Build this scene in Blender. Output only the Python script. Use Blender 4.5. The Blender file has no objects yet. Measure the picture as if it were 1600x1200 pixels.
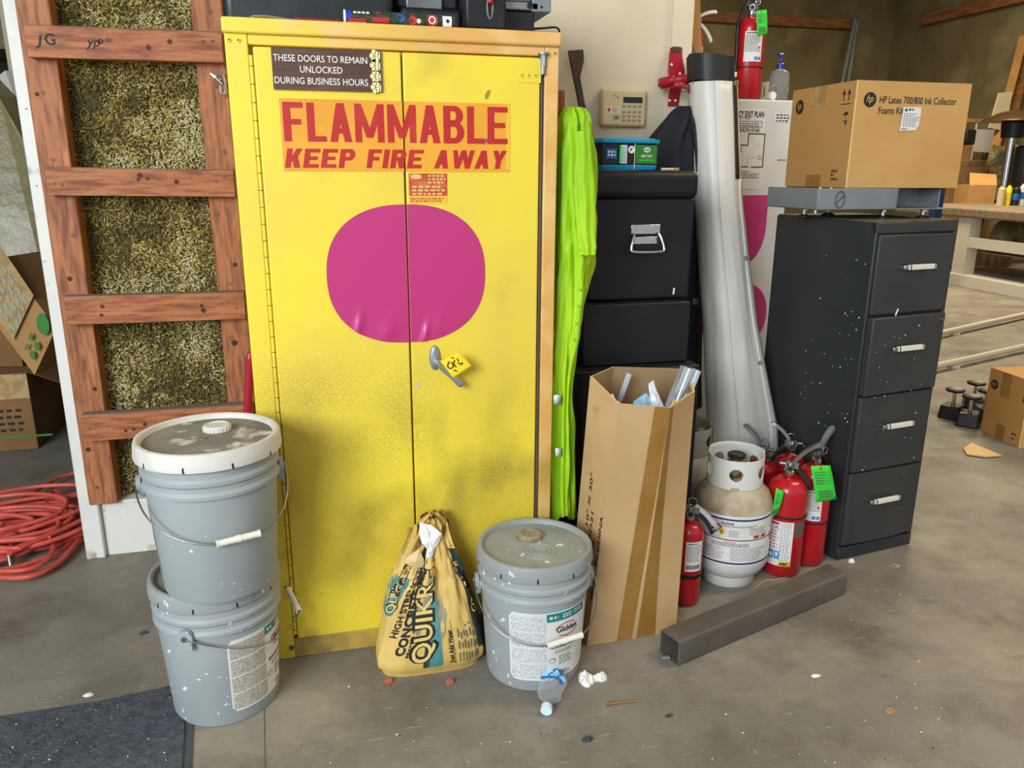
import bpy, bmesh, math, random
from mathutils import Matrix, Vector, noise as mnoise
R = random.Random(7)
PI = math.pi
sc = bpy.context.scene
COL = sc.collection

# ------------------------------------------------------------------ camera
cam_d = bpy.data.cameras.new('camera'); cam = bpy.data.objects.new('camera', cam_d); COL.objects.link(cam)
YAW, PITCH, ROLL, CH, FPX = 0.2457, 0.2663, 0.005, 1.3247, 1224.35
fw = Vector((math.sin(YAW) * math.cos(PITCH), math.cos(YAW) * math.cos(PITCH), -math.sin(PITCH)))
up0 = Vector((math.sin(YAW) * math.sin(PITCH), math.cos(YAW) * math.sin(PITCH), math.cos(PITCH)))
rt0 = Vector((math.cos(YAW), -math.sin(YAW), 0))
rt = rt0 * math.cos(ROLL) + up0 * math.sin(ROLL); up = up0 * math.cos(ROLL) - rt0 * math.sin(ROLL)
mw = Matrix((rt, up, -fw)).transposed().to_4x4(); mw.translation = (0, 0, CH)
cam.matrix_world = mw
cam_d.sensor_width = 36; cam_d.lens = FPX / 1600 * 36; cam_d.clip_start = 0.05
sc.camera = cam

# ------------------------------------------------------------------ light
w = bpy.data.worlds.new('world'); sc.world = w; w.use_nodes = True
bg = w.node_tree.nodes['Background']; bg.inputs[0].default_value = (0.87, 0.94, 1.0, 1); bg.inputs[1].default_value = 0.5

def area(name, loc, target, sx, sy, power, col):
    l = bpy.data.lights.new(name, 'AREA'); l.shape = 'RECTANGLE'; l.size = sx; l.size_y = sy; l.energy = power; l.color = col
    o = bpy.data.objects.new(name, l); COL.objects.link(o); o.location = loc
    o.rotation_euler = (Vector(target) - Vector(loc)).to_track_quat('-Z', 'Y').to_euler()
    return o
area('daylight_door', (-2.7, -1.9, 2.5), (0.3, 2.2, 0.75), 2.4, 2.0, 255, (0.86, 0.935, 1.0))
area('ceiling_lamp_near', (3.6, 1.6, 4.2), (3.6, 2.2, 0), 2.4, 0.6, 80, (1.0, 0.80, 0.54))
area('ceiling_lamp_far', (6.5, 8.0, 5.2), (6.5, 8.0, 0), 4.0, 1.2, 470, (1.0, 0.84, 0.58))
sc.view_settings.view_transform = 'Standard'; sc.view_settings.look = 'None'; sc.view_settings.gamma = 1; sc.view_settings.use_curve_mapping = False
sc.view_settings.exposure = 0.30

# ------------------------------------------------------------------ helpers
def ray(px, py): return fw + rt * ((px - 800) / FPX) - up * ((py - 600) / FPX)
def oy(px, py, Y): d = ray(px, py); return Vector((0, 0, CH)) + d * (Y / d.y)          # point of a photo ray at depth y
def oz(px, py, z=0.0): d = ray(px, py); return Vector((0, 0, CH)) + d * ((z - CH) / d.z)  # ... at height z
def s2l(c): return c / 12.92 if c <= 0.04045 else ((c + 0.055) / 1.055) ** 2.4
def C(h, a=1.0): h = h.lstrip('#'); return tuple(s2l(int(h[i:i + 2], 16) / 255) for i in (0, 2, 4)) + (a,)

MATS = {}
def mat(name, col, rough=0.5, metal=0.0, var=None, spots=(), bump=None, spec=0.5, trans=0.0, stretch=None, emit=0, coat=0.0, alpha=1.0, ior=1.45):
    """var=(colour, scale, lo, hi, detail); spots=[(colour, scale, lo, hi)]; bump=(scale, strength, distance)"""
    m = bpy.data.materials.new(name); m.use_nodes = True; MATS[name] = m
    nt = m.node_tree; N = nt.nodes; L = nt.links; b = N['Principled BSDF']
    c0 = C(col) if isinstance(col, str) else col
    b.inputs['Base Color'].default_value = c0; b.inputs['Roughness'].default_value = rough; b.inputs['Metallic'].default_value = metal
    b.inputs['Specular IOR Level'].default_value = spec; b.inputs['Transmission Weight'].default_value = trans; b.inputs['IOR'].default_value = ior
    b.inputs['Coat Weight'].default_value = coat; b.inputs['Alpha'].default_value = alpha
    if emit: b.inputs['Emission Color'].default_value = c0; b.inputs['Emission Strength'].default_value = emit
    vec = None
    if var or spots or bump:
        tc = N.new('ShaderNodeTexCoord'); mp = N.new('ShaderNodeMapping'); L.new(tc.outputs['Object'], mp.inputs[0]); vec = mp.outputs[0]
        if stretch: mp.inputs['Scale'].default_value = stretch
    def nz(scale, detail=4, off=0, rgh=0.6):
        n = N.new('ShaderNodeTexNoise'); n.inputs['Scale'].default_value = scale; n.inputs['Detail'].default_value = detail; n.inputs['Roughness'].default_value = rgh
        if off:
            a = N.new('ShaderNodeVectorMath'); a.operation = 'ADD'; a.inputs[1].default_value = (off, off * 1.7, off * .6); L.new(vec, a.inputs[0]); L.new(a.outputs[0], n.inputs['Vector'])
        else: L.new(vec, n.inputs['Vector'])
        return n.outputs['Fac']
    def rng(x, lo, hi):
        r = N.new('ShaderNodeMapRange'); r.inputs[1].default_value = lo; r.inputs[2].default_value = hi; L.new(x, r.inputs[0]); return r.outputs[0]
    cur = None
    def mix(f, c2):
        nonlocal cur
        x = N.new('ShaderNodeMix'); x.data_type = 'RGBA'; L.new(f, x.inputs[0])
        if cur is None: x.inputs[6].default_value = c0
        else: L.new(cur, x.inputs[6])
        x.inputs[7].default_value = C(c2) if isinstance(c2, str) else c2
        cur = x.outputs[2]
    if var: mix(rng(nz(var[1], var[4] if len(var) > 4 else 4), var[2], var[3]), var[0])
    for i, s in enumerate(spots): mix(rng(nz(s[1], 3, 3.1 + i * 5.3), s[2], s[3]), s[0])
    if cur is not None: L.new(cur, b.inputs['Base Color'])
    if bump:
        bp = N.new('ShaderNodeBump'); bp.inputs['Strength'].default_value = bump[1]; bp.inputs['Distance'].default_value = bump[2]
        L.new(nz(bump[0], 4, 9.0), bp.inputs['Height']); L.new(bp.outputs[0], b.inputs['Normal'])
    m['_rng'] = 0
    return m

class MB:
    """collects shapes and links them as ONE mesh object; authored in world coordinates unless X is set"""
    def __init__(s): s.v = []; s.f = []; s.mi = []; s.sm = []; s.ms = []; s.X = None
    def mid(s, m):
        if isinstance(m, str): m = MATS[m]
        if m not in s.ms: s.ms.append(m)
        return s.ms.index(m)
    def add(s, vs, fs, m, smooth=True):
        o = len(s.v); k = s.mid(m)
        s.v += [(s.X @ Vector(p) if s.X else Vector(p)) for p in vs]
        for f in fs: s.f.append([i + o for i in f]); s.mi.append(k); s.sm.append(smooth)
        return s
    def hexa(s, p, m):   # p: 4 bottom (ccw) + 4 top
        return s.add(p, [(3, 2, 1, 0), (4, 5, 6, 7), (0, 1, 5, 4), (1, 2, 6, 5), (2, 3, 7, 6), (3, 0, 4, 7)], m, False)
    def box(s, x0, x1, y0, y1, z0, z1, m):
        return s.hexa([(x0, y0, z0), (x1, y0, z0), (x1, y1, z0), (x0, y1, z0), (x0, y0, z1), (x1, y0, z1), (x1, y1, z1), (x0, y1, z1)], m)
    def beam(s, a, b, wd, th, m, upv=(0, 0, 1)):   # rectangular bar from a to b
        a = Vector(a); b = Vector(b); d = (b - a).normalized(); u = d.cross(Vector(upv)).normalized() * wd / 2; n = u.cross(d).normalized() * th / 2
        return s.hexa([a - u - n, a + u - n, b + u - n, b - u - n, a - u + n, a + u + n, b + u + n, b - u + n], m)
    def cyl(s, a, b, r0, m, r1=None, n=24, caps=True):
        a = Vector(a); b = Vector(b); r1 = r0 if r1 is None else r1
        d = (b - a).normalized(); u = d.orthogonal().normalized(); q = d.cross(u)
        vs = []
        for c, r in ((a, r0), (b, r1)):
            for i in range(n): t = 2 * PI * i / n; vs.append(c + (u * math.cos(t) + q * math.sin(t)) * r)
        fs = [(i, (i + 1) % n, n + (i + 1) % n, n + i) for i in range(n)]
        s.add(vs, fs, m)
        if caps: s.add(vs[:n], [tuple(range(n - 1, -1, -1))], m, False); s.add(vs[n:], [tuple(range(n))], m, False)
        return s
    def tube(s, pts, r, m, n=8, closed=False, caps=True):
        pts = [Vector(p) for p in pts]; k = len(pts); vs = []; u = None
        for i in range(k):
            if closed: d = pts[(i + 1) % k] - pts[i - 1]
            else: d = pts[min(i + 1, k - 1)] - pts[max(i - 1, 0)]
            d = d.normalized() if d.length > 1e-9 else Vector((0, 0, 1))
            u = (d.orthogonal() if u is None else u - d * u.dot(d)).normalized(); q = d.cross(u)
            rr = r[i] if isinstance(r, (list, tuple)) else r
            for j in range(n): t = 2 * PI * j / n; vs.append(pts[i] + (u * math.cos(t) + q * math.sin(t)) * rr)
        fs = []
        for i in range(k if closed else k - 1):
            a = i * n; b = ((i + 1) % k) * n
            for j in range(n): fs.append((a + j, a + (j + 1) % n, b + (j + 1) % n, b + j))
        s.add(vs, fs, m)
        if caps and not closed: s.add(vs[:n], [tuple(range(n - 1, -1, -1))], m); s.add(vs[-n:], [tuple(range(n))], m)
        return s
    def lathe(s, prof, m, c=(0, 0, 0), n=56, capb=True, capt=True):
        vs = []; c = Vector(c)
        for r, z in prof:
            for i in range(n): t = 2 * PI * i / n; vs.append(c + Vector((r * math.cos(t), r * math.sin(t), z)))
        fs = []
        for k in range(len(prof) - 1):
            for i in range(n): fs.append((k * n + i, k * n + (i + 1) % n, (k + 1) * n + (i + 1) % n, (k + 1) * n + i))
        s.add(vs, fs, m)
        if capb: s.add(vs[:n], [tuple(range(n - 1, -1, -1))], m)
        if capt: s.add(vs[-n:], [tuple(range(n))], m)
        return s
    def grid(s, fn, nu, nv, m, cu=False, cv=False, smooth=True):
        vs = [fn(i / (nu if cu else nu - 1), j / (nv if cv else nv - 1)) for j in range(nv) for i in range(nu)]
        fs = []
        for j in range(nv if cv else nv - 1):
            for i in range(nu if cu else nu - 1):
                a = j * nu + i; b = j * nu + (i + 1) % nu; j2 = (j + 1) % nv
                fs.append((a, b, j2 * nu + (i + 1) % nu, j2 * nu + i))
        return s.add(vs, fs, m, smooth)
    def prism(s, poly, dirv, m):   # closed polygon (3-D points) swept along dirv
        n = len(poly); d = Vector(dirv); vs = [Vector(p) for p in poly] + [Vector(p) + d for p in poly]
        return s.add(vs, [tuple(range(n - 1, -1, -1)), tuple(range(n, 2 * n))] + [(i, (i + 1) % n, n + (i + 1) % n, n + i) for i in range(n)], m, False)
    # ---- flat artwork laid on a surface through mp(x, y) -> point
    def rect(s, mp, x0, y0, x1, y1, m, nx=1, ny=1):
        vs = [mp(x0 + (x1 - x0) * i / nx, y0 + (y1 - y0) * j / ny) for j in range(ny + 1) for i in range(nx + 1)]
        return s.add(vs, [(j * (nx + 1) + i, j * (nx + 1) + i + 1, (j + 1) * (nx + 1) + i + 1, (j + 1) * (nx + 1) + i) for j in range(ny) for i in range(nx)], m)
    def poly(s, mp, pts, m): return s.add([mp(*p) for p in pts], [tuple(range(len(pts)))], m, False)
    def disc(s, mp, x, y, rx, ry, m, n=32, pw=2.0):
        pts = []
        for i in range(n):
            t = 2 * PI * i / n; c, q = math.cos(t), math.sin(t)
            pts.append((x + rx * math.copysign(abs(c) ** (2 / pw), c), y + ry * math.copysign(abs(q) ** (2 / pw), q)))
        return s.poly(mp, pts, m)
    def text(s, mp, body, x, y, h, m, w=None, al='l', bold=0.0, shear=0.0):
        vs, fs, wd = text_geo(body, bold, shear)
        kx = (w / wd) if w else h; wid = wd * kx
        ox = {'l': 0, 'c': -wid / 2, 'r': -wid}[al]
        return s.add([mp(x + ox + p[0] * kx, y + p[1] * h) for p in vs], fs, m, False)
    def fine(s, mp, x0, y0, x1, y1, lines, m, seed=1, fill=0.55):   # illegible fine print: rows of word-long dashes
        r = random.Random(seed); dy = (y1 - y0) / lines
        for k in range(lines):
            y = y1 - (k + 0.75) * dy; x = x0
            end = x1 - (x1 - x0) * (r.random() * 0.25)
            while x < end:
                l = min((0.02 + 0.09 * r.random()) * (x1 - x0) + dy * .5, end - x)
                s.rect(mp, x, y, x + l, y + dy * fill, m); x += l + dy * 0.45
        return s
    def build(s, name, parent=None, bevel=0, at=None, ang=35, solid=0, sub=0, seg=2):
        me = bpy.data.meshes.new(name); o = bpy.data.objects.new(name, me); COL.objects.link(o)
        inv = None
        if parent is not None: o.parent = parent; inv = world_m(parent).inverted()
        elif at is not None: o.location = at; inv = Matrix.Translation(-Vector(at))
        me.from_pydata([tuple(inv @ p) if inv else tuple(p) for p in s.v], [], s.f)
        for m in s.ms: me.materials.append(m)
        me.polygons.foreach_set('material_index', s.mi); me.polygons.foreach_set('use_smooth', s.sm)
        me.validate(); me.update()
        if ang: me.set_sharp_from_angle(angle=math.radians(ang))
        if solid: q = o.modifiers.new('solid', 'SOLIDIFY'); q.thickness = solid; q.offset = 0
        if sub: q = o.modifiers.new('sub', 'SUBSURF'); q.levels = sub; q.render_levels = sub
        if bevel:
            q = o.modifiers.new('bevel', 'BEVEL'); q.width = bevel; q.segments = seg; q.limit_method = 'ANGLE'; q.angle_limit = math.radians(40)
            me.polygons.foreach_set('use_smooth', [True] * len(s.f)); me.set_sharp_from_angle(angle=math.radians(50)) if ang else None
        return o
def world_m(o):
    m = Matrix.Translation(o.location) @ o.rotation_euler.to_matrix().to_4x4()
    return world_m(o.parent) @ m if o.parent else m

_T = {}
def text_geo(body, bold, shear):
    k = (body, bold, shear)
    if k in _T: return _T[k]
    cu = bpy.data.curves.new('t', 'FONT'); cu.body = body; cu.offset = bold; cu.shear = shear; cu.resolution_u = 3; cu.fill_mode = 'FRONT'
    o = bpy.data.objects.new('t', cu); COL.objects.link(o)
    dg = bpy.context.evaluated_depsgraph_get(); dg.update()
    me = bpy.data.meshes.new_from_object(o.evaluated_get(dg))
    vs = [(v.co.x, v.co.y) for v in me.vertices]; fs = [tuple(p.vertices) for p in me.polygons]
    x0 = min(v[0] for v in vs); x1 = max(v[0] for v in vs); cap = 0.70
    vs = [((v[0] - x0) / cap, v[1] / cap) for v in vs]
    bpy.data.objects.remove(o); bpy.data.meshes.remove(me); bpy.data.curves.remove(cu)
    _T[k] = (vs, fs, (x1 - x0) / cap); return _T[k]
def plane(o, xd, yd, lift=0.0):
    o = Vector(o); xd = Vector(xd).normalized(); yd = Vector(yd).normalized(); n = xd.cross(yd) * lift
    return lambda x, y: o + xd * x + yd * y + n
def cylmap(c, rad, a0, z0=0):   # x runs counter-clockwise along the girth from angle a0, y up; rad may be a function of height
    c = Vector(c)
    def mp(x, y):
        r = rad(y + z0) if callable(rad) else rad
        return c + Vector((r * math.cos(a0 + x / r), r * math.sin(a0 + x / r), y + z0))
    return mp
def thing(name, label, cat, loc=(0, 0, 0), rz=0.0, group=None):
    o = bpy.data.objects.new(name, None); COL.objects.link(o); o.empty_display_size = 0.1
    o.location = loc; o.rotation_euler = (0, 0, rz); return tag(o, label, cat, group)
def tag(o, label, cat, group=None, kind=None):
    o['label'] = label; o['category'] = cat
    if group: o['group'] = group
    if kind: o['kind'] = kind
    return o
def struct(o): o['kind'] = 'structure'; return o
def fbm(x, y, z=0.0, o=3): return mnoise.fractal(Vector((x, y, z)), 1.0, 2.0, o)
def lerp(a, b, t): return a + (b - a) * t
def table(tb, t):   # piecewise-linear lookup of rows (t, a, b, ...)
    if t <= tb[0][0]: return tb[0][1:]
    for p, q in zip(tb, tb[1:]):
        if t <= q[0]: k = (t - p[0]) / (q[0] - p[0]); return tuple(lerp(a, b, k) for a, b in zip(p[1:], q[1:]))
    return tb[-1][1:]
def smooth_path(pts, n=8, closed=False):
    pts = [Vector(p) for p in pts]; k = len(pts); out = []
    for i in range(k if closed else k - 1):
        p0, p1, p2, p3 = (pts[(i + j) % k] if closed else pts[min(max(i + j, 0), k - 1)] for j in (-1, 0, 1, 2))
        for j in range(n):
            t = j / n
            out.append(0.5 * ((2 * p1) + (p2 - p0) * t + (2 * p0 - 5 * p1 + 4 * p2 - p3) * t * t + (3 * p1 - p0 - 3 * p2 + p3) * t ** 3))
    if not closed: out.append(pts[-1])
    return out

# ------------------------------------------------------------------ materials
mat('white_paint', '#d9d6ce', .6, var=('#c3bfb4', 3, .45, .75), spots=[('#6b665c', 55, .70, .74), ('#8d8678', 9, .66, .78)], bump=(40, .15, .004))
mat('wall_cream', '#dccfb4', .7, var=('#cbbd9f', 2.2, .4, .75), spots=[('#8d8470', 14, .70, .80), ('#5f584c', 60, .74, .77)], bump=(60, .1, .003))
mat('wood_red', '#a8693f', .62, var=('#744026', 8, .42, .66, 6), spots=[('#5a2c17', 7, .68, .78), ('#c47c4c', 4, .60, .8)], stretch=(9, 9, 1.1), bump=(18, .25, .003))
mat('wood_red_h', '#ab6a40', .62, var=('#7c4022', 8, .42, .64, 6), spots=[('#5a2c17', 7, .67, .78), ('#c47c4c', 4, .60, .8)], stretch=(1.1, 9, 9), bump=(18, .25, .003))
mat('wood_dust', '#6f675e', .8, var=('#8a5a3c', 6, .5, .8), bump=(30, .2, .003))
mat('beam_wood', '#8a5a34', .7, var=('#5f3a20', 3, .4, .7), stretch=(1, 1, 6))
mat('fleck_gold', '#b8a455', .8); mat('fleck_olive', '#8a7b3e', .9); mat('fleck_pale', '#cdc496', .8); mat('fleck_dark', '#5a5030', .9)
mat('knot', '#4a2413', .7); mat('batt', '#7c6f40', .95, var=('#544a28', 12, .35, .7), bump=(120, .6, .01))
mat('black', '#121212', .55); mat('ink', '#1c1b19', .7); mat('ink_soft', '#5d5b57', .7); mat('ink_pale', '#94928d', .7)
mat('black_plastic', '#17181a', .42, var=('#232426', 30, .4, .8), bump=(180, .15, .001))
mat('dark_case', '#141516', .45, var=('#1d1e20', 4, .4, .7), bump=(260, .2, .0012), spec=.35)
mat('aluminium', '#cfd4d6', .35, .6); mat('chrome', '#c9c8c4', .22, 1.0); mat('steel', '#8e8f8e', .38, .9, var=('#6c6b67', 12, .45, .8)); mat('zinc', '#9ca1a4', .45, .6, var=('#838a8f', 5, .4, .7)); mat('tray_grey', '#85898b', .5, .3, var=('#777b7d', 4, .4, .7))
mat('steel_dark', '#5f5850', .55, .25, var=('#7a6f62', 5, .4, .75), spots=[('#6b4a38', 7, .68, .76), ('#8b8172', 3, .70, .80)], bump=(60, .15, .002))
mat('rust_iron', '#4b4137', .75, .3, var=('#6a5240', 18, .45, .7), bump=(50, .4, .004))
mat('charcoal', '#2f3133', .42, .15, var=('#383a3b', 3, .35, .7), spots=[('#55534e', 7, .74, .86)], spec=.4)
mat('charcoal_front', '#363636', .45, .1, var=('#3f3e3c', 4, .35, .7), spots=[('#5d5a54', 6, .73, .86)], spec=.4)
mat('dusty_top', '#4a443b', .75, var=('#7a6b55', 7, .5, .75))
mat('red_paint', '#b3121b', .3, coat=.3, var=('#9a0f17', 4, .4, .8)); mat('red_bracket', '#a8182a', .4, var=('#7d1220', 14, .5, .75))
mat('label_white', '#dedcd6', .5, var=('#cbc8bf', 9, .4, .8)); mat('paper_white', '#e9e7e2', .8, bump=(30, .3, .004))
mat('green_tag', '#35d23a', .6); mat('blue_print', '#2f7fc2', .6); mat('red_print', '#c8282c', .6); mat('yellow_print', '#e8c81e', .6); mat('navy', '#1c2260', .6)
mat('cardboard', '#b98d58', .85, var=('#ad8049', 5, .35, .75), bump=(90, .1, .001)); mat('cardboard_pale', '#c39f70', .85, var=('#b08d5f', 4, .35, .75), spots=[('#a07b4d', 6, .66, .8)], bump=(60, .12, .0015))
mat('cardboard_in', '#a1855f', .9, var=('#8b7150', 5, .4, .7)); mat('cardboard_dark', '#8a6540', .9, var=('#77552f', 4, .4, .7)); mat('tape_brown', '#9a7034', .35, var=('#8a6228', 8, .4, .7)); mat('tape_clear', '#b99a6a', .15, coat=.6, var=('#a4814d', 20, .45, .6))
mat('hp_card', '#c69a5d', .8, var=('#b98744', 3, .35, .75), bump=(90, .08, .001)); mat('hp_card_shaded', '#b98a4d', .85, var=('#ad7e42', 3, .35, .75), bump=(90, .08, .001)); mat('card_edge', '#d8b47c', .8)  # darker second tone puts the shade of the box's left face into colour
mat('hivis', '#a3cf12', .6, var=('#7fb508', 5, .4, .75), bump=(24, .5, .010), stretch=(1, 1, .35)); mat('reflect', '#d9dcdd', .35, .2)
mat('navy_cloth', '#24262d', .85, var=('#1a1b20', 7, .4, .7), bump=(22, .4, .006), stretch=(1, 1, .4))
mat('vinyl', '#d9d5cb', .42, var=('#c9c3b6', 2.0, .4, .75), spots=[('#8e897d', 11, .74, .84)], bump=(7, .2, .008), stretch=(1, 1, .25)); mat('vinyl_black', '#20201d', .5)
mat('panel_white', '#d5d3ce', .5, var=('#c6c3bc', 3, .4, .75), spots=[('#8b8780', 17, .73, .80)]); mat('magenta', '#b8306f', .38, coat=.2)
mat('beige_plastic', '#cdb98a', .5); mat('key_grey', '#a39a7d', .6); mat('lcd', '#18202a', .2)
mat('teal_plastic', '#1591b8', .4); mat('label_green', '#2f7f2a', .5); mat('label_blue', '#1668a8', .5)
mat('clear', '#ffffff', .05, trans=1.0, ior=1.33, spec=.5); mat('clear_film', '#f4f8fa', .12, trans=.88, ior=1.06); mat('pump_blue', '#1b2f7e', .35); mat('gel', '#e6eef0', .05, trans=1.0, ior=1.33)
mat('pail_grey', '#9a9f9e', .5, var=('#8d9393', 3, .35, .7), spots=[('#dcdedc', 38, .70, .712), ('#7d8283', 5, .70, .85)], bump=(14, .06, .003), spec=.4)
mat('pail_spattered', '#9a9f9e', .5, var=('#8d9393', 3, .35, .7), spots=[('#dcdedc', 34, .655, .67), ('#7d8283', 5, .70, .85)], bump=(14, .06, .003), spec=.4); mat('pail_lid', '#949a99', .55, var=('#8a8a80', 6, .4, .75), spots=[('#dddcd6', 26, .66, .69), ('#6d675a', 7, .62, .8)])
mat('lid_dirty', '#8b8578', .8, var=('#6f695d', 7, .38, .7), spots=[('#cfcabf', 13, .55, .66), ('#5a5448', 6, .56, .72)], bump=(40, .25, .003))
mat('lid_white', '#d2cec3', .6, var=('#b9b3a4', 8, .45, .75), spots=[('#7d7466', 12, .70, .78)]); mat('cap_tan', '#9c9275', .7, var=('#7c7258', 30, .45, .65))
mat('grip_white', '#dcd7c8', .5); mat('label_print', '#d5d6d4', .6, var=('#a9adae', 260, .42, .60, 2)); mat('label_print_warm', '#bfb8ac', .6, var=('#958c7e', 260, .42, .60, 2)); mat('teal_print', '#0f7f78', .5)
mat('green_faded', '#8fa893', .6, var=('#9aa5a2', 30, .45, .6))
mat('kraft_yellow', '#d6b566', .7, var=('#bd9648', 5, .4, .75), spots=[('#7e6a48', 4.2, .62, .72), ('#dcb968', 8, .66, .8)], bump=(16, .35, .006)); mat('kraft_brown', '#8f6a35', .85, var=('#5b4222', 9, .4, .65), bump=(25, .5, .008)); mat('bag_teal', '#4d8e8a', .7, var=('#3f7773', 9, .4, .7)); mat('bag_dark', '#26352f', .75)
mat('kraft_letter', '#dcbc70', .75)
mat('tank_white', '#d3d0c8', .4, var=('#c4bfb3', 3, .4, .75), spots=[('#8f7d5e', 9, .70, .82)]); mat('tank_dirty', '#b8ab93', .6, var=('#86714f', 7, .42, .66), spots=[('#d2cdc2', 9, .58, .72)]); mat('tank_old', '#b8b0a0', .6, var=('#96876a', 7, .45, .75)); mat('brass', '#9d8752', .4, .8)
mat('hose_red', '#d65c4c', .5, var=('#b8453c', 8, .4, .7)); mat('pole_red', '#a01d2e', .35)
mat('mat_rubber', '#53565b', .9, var=('#3d4046', 45, .4, .65, 8), spots=[('#7f8790', 120, .70, .74), ('#5a5a55', 6, .62, .75)], bump=(110, .9, .006))
mat('joint', '#3f4245', .8, var=('#55585a', 20, .4, .7)); mat('brick_red', '#c0623f', .85, bump=(60, .5, .003)); mat('leaf_tan', '#a8825a', .8); mat('lint', '#3d4143', .95); mat('nail_brass', '#b5894a', .4, .6)
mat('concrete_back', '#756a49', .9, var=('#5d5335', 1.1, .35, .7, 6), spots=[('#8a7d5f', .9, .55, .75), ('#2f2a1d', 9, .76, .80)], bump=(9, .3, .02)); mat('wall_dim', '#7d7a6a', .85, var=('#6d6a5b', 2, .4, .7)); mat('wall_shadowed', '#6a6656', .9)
mat('poly_sheet', '#938759', .35, coat=.12, var=('#7d7350', 3, .4, .7, 2), bump=(9, .5, .02)); mat('bench_wood', '#8b7a66', .8, var=('#6f604f', 4, .4, .7), stretch=(.6, 4, 4)); mat('bench_white', '#d2cdc0', .6); mat('blue_dark', '#1b3664', .6); mat('pvc', '#d3cbb8', .5)
mat('pale_board', '#c4b896', .8); mat('grey_white', '#c5c4c0', .7); mat('heater_bronze', '#7d5f3c', .35, .7); mat('wood_light', '#b98a4e', .8, var=('#a0733c', 4, .4, .7))

def yellow_material(name, primer):
    """worn yellow paint: mottling, rubbed-through patches, grime settled low down, crackled paint at mid height"""
    m = bpy.data.materials.new(name); m.use_nodes = True; MATS[name] = m; nt = m.node_tree; N = nt.nodes; L = nt.links; b = N['Principled BSDF']
    b.inputs['Roughness'].default_value = .42; b.inputs['Specular IOR Level'].default_value = .4
    tc = N.new('ShaderNodeTexCoord'); P = tc.outputs['Object']; sx = N.new('ShaderNodeSeparateXYZ'); L.new(P, sx.inputs[0])
    def nz(s, d=4): n = N.new('ShaderNodeTexNoise'); n.inputs['Scale'].default_value = s; n.inputs['Detail'].default_value = d; L.new(P, n.inputs['Vector']); return n.outputs['Fac']
    def rng(x, a, c, lo=0, hi=1):
        r = N.new('ShaderNodeMapRange'); r.inputs[1].default_value = a; r.inputs[2].default_value = c; r.inputs[3].default_value = lo; r.inputs[4].default_value = hi; L.new(x, r.inputs[0]); return r.outputs[0]
    def mul(a, c):
        x = N.new('ShaderNodeMath'); x.operation = 'MULTIPLY'; L.new(a, x.inputs[0])
        if isinstance(c, float): x.inputs[1].default_value = c
        else: L.new(c, x.inputs[1])
        return x.outputs[0]
    def mix(f, a, c):
        x = N.new('ShaderNodeMix'); x.data_type = 'RGBA'; L.new(f, x.inputs[0])
        for i, q in ((6, a), (7, c)):
            if isinstance(q, str): x.inputs[i].default_value = C(q)
            else: L.new(q, x.inputs[i])
        return x.outputs[2]
    c = mix(rng(nz(2.6), .38, .7), '#e9cf3a', '#dec04a')
    if primer: c = mix(rng(sx.outputs[0], *primer), c, '#d8a458'); c = mix(rng(nz(7), .50, .66), c, '#e2b873')
    c = mix(mul(rng(nz(5.5), .60, .78), .55), c, '#b99a48')
    low = rng(sx.outputs[2], .95, .25)
    grime = mul(rng(sx.outputs[2], .12, .30, .35), rng(sx.outputs[2], .88, .50))
    c = mix(mul(rng(nz(2.7, 7), .36, .70), mul(grime, .55)), c, '#a38a16')
    c = mix(mul(mul(rng(nz(5.0, 8), .48, .72), rng(nz(260, 6), .30, .66)), mul(grime, .85)), c, '#56501a')
    c = mix(mul(rng(nz(330, 4), .45, .75), mul(low, .30)), c, '#6b5f18')
    c = mix(mul(rng(nz(9, 6), .60, .72), rng(sx.outputs[2], .11, .05)), c, '#8a6f4c')
    L.new(c, b.inputs['Base Color'])
    vo = N.new('ShaderNodeTexVoronoi'); vo.feature = 'DISTANCE_TO_EDGE'; vo.inputs['Scale'].default_value = 72
    wob = N.new('ShaderNodeVectorMath'); wob.operation = 'ADD'; n3 = N.new('ShaderNodeTexNoise'); n3.inputs['Scale'].default_value = 14; L.new(P, n3.inputs['Vector'])
    sc3 = N.new('ShaderNodeVectorMath'); sc3.operation = 'SCALE'; sc3.inputs['Scale'].default_value = .03; L.new(n3.outputs['Color'], sc3.inputs[0]); L.new(P, wob.inputs[0]); L.new(sc3.outputs[0], wob.inputs[1]); L.new(wob.outputs[0], vo.inputs['Vector'])
    band = mul(rng(sx.outputs[2], .90, .74), rng(sx.outputs[2], .52, .62))
    crk = mul(rng(vo.outputs['Distance'], .07, 0), mul(mul(band, rng(sx.outputs[0], .12, -.02)), rng(nz(4), .38, .5)))
    add = N.new('ShaderNodeMath'); add.operation = 'ADD'; L.new(mul(nz(150, 3), mul(rng(sx.outputs[2], 1.0, .55, .08, 1), .8)), add.inputs[0]); L.new(mul(crk, -1.2), add.inputs[1])
    bp = N.new('ShaderNodeBump'); bp.inputs['Strength'].default_value = .45; bp.inputs['Distance'].default_value = .003; L.new(add.outputs[0], bp.inputs['Height']); L.new(bp.outputs[0], b.inputs['Normal'])
yellow_material('yellow', None); yellow_material('yellow_primed', (-.36, .12)); mat('yellow_base', '#b8993f', .6, var=('#8f7544', 9, .42, .66), spots=[('#d9bd35', 5, .58, .7), ('#5d4a30', 16, .68, .76)], bump=(40, .2, .003)); yellow_material('primer_edge', (-.5, .1))

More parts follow.
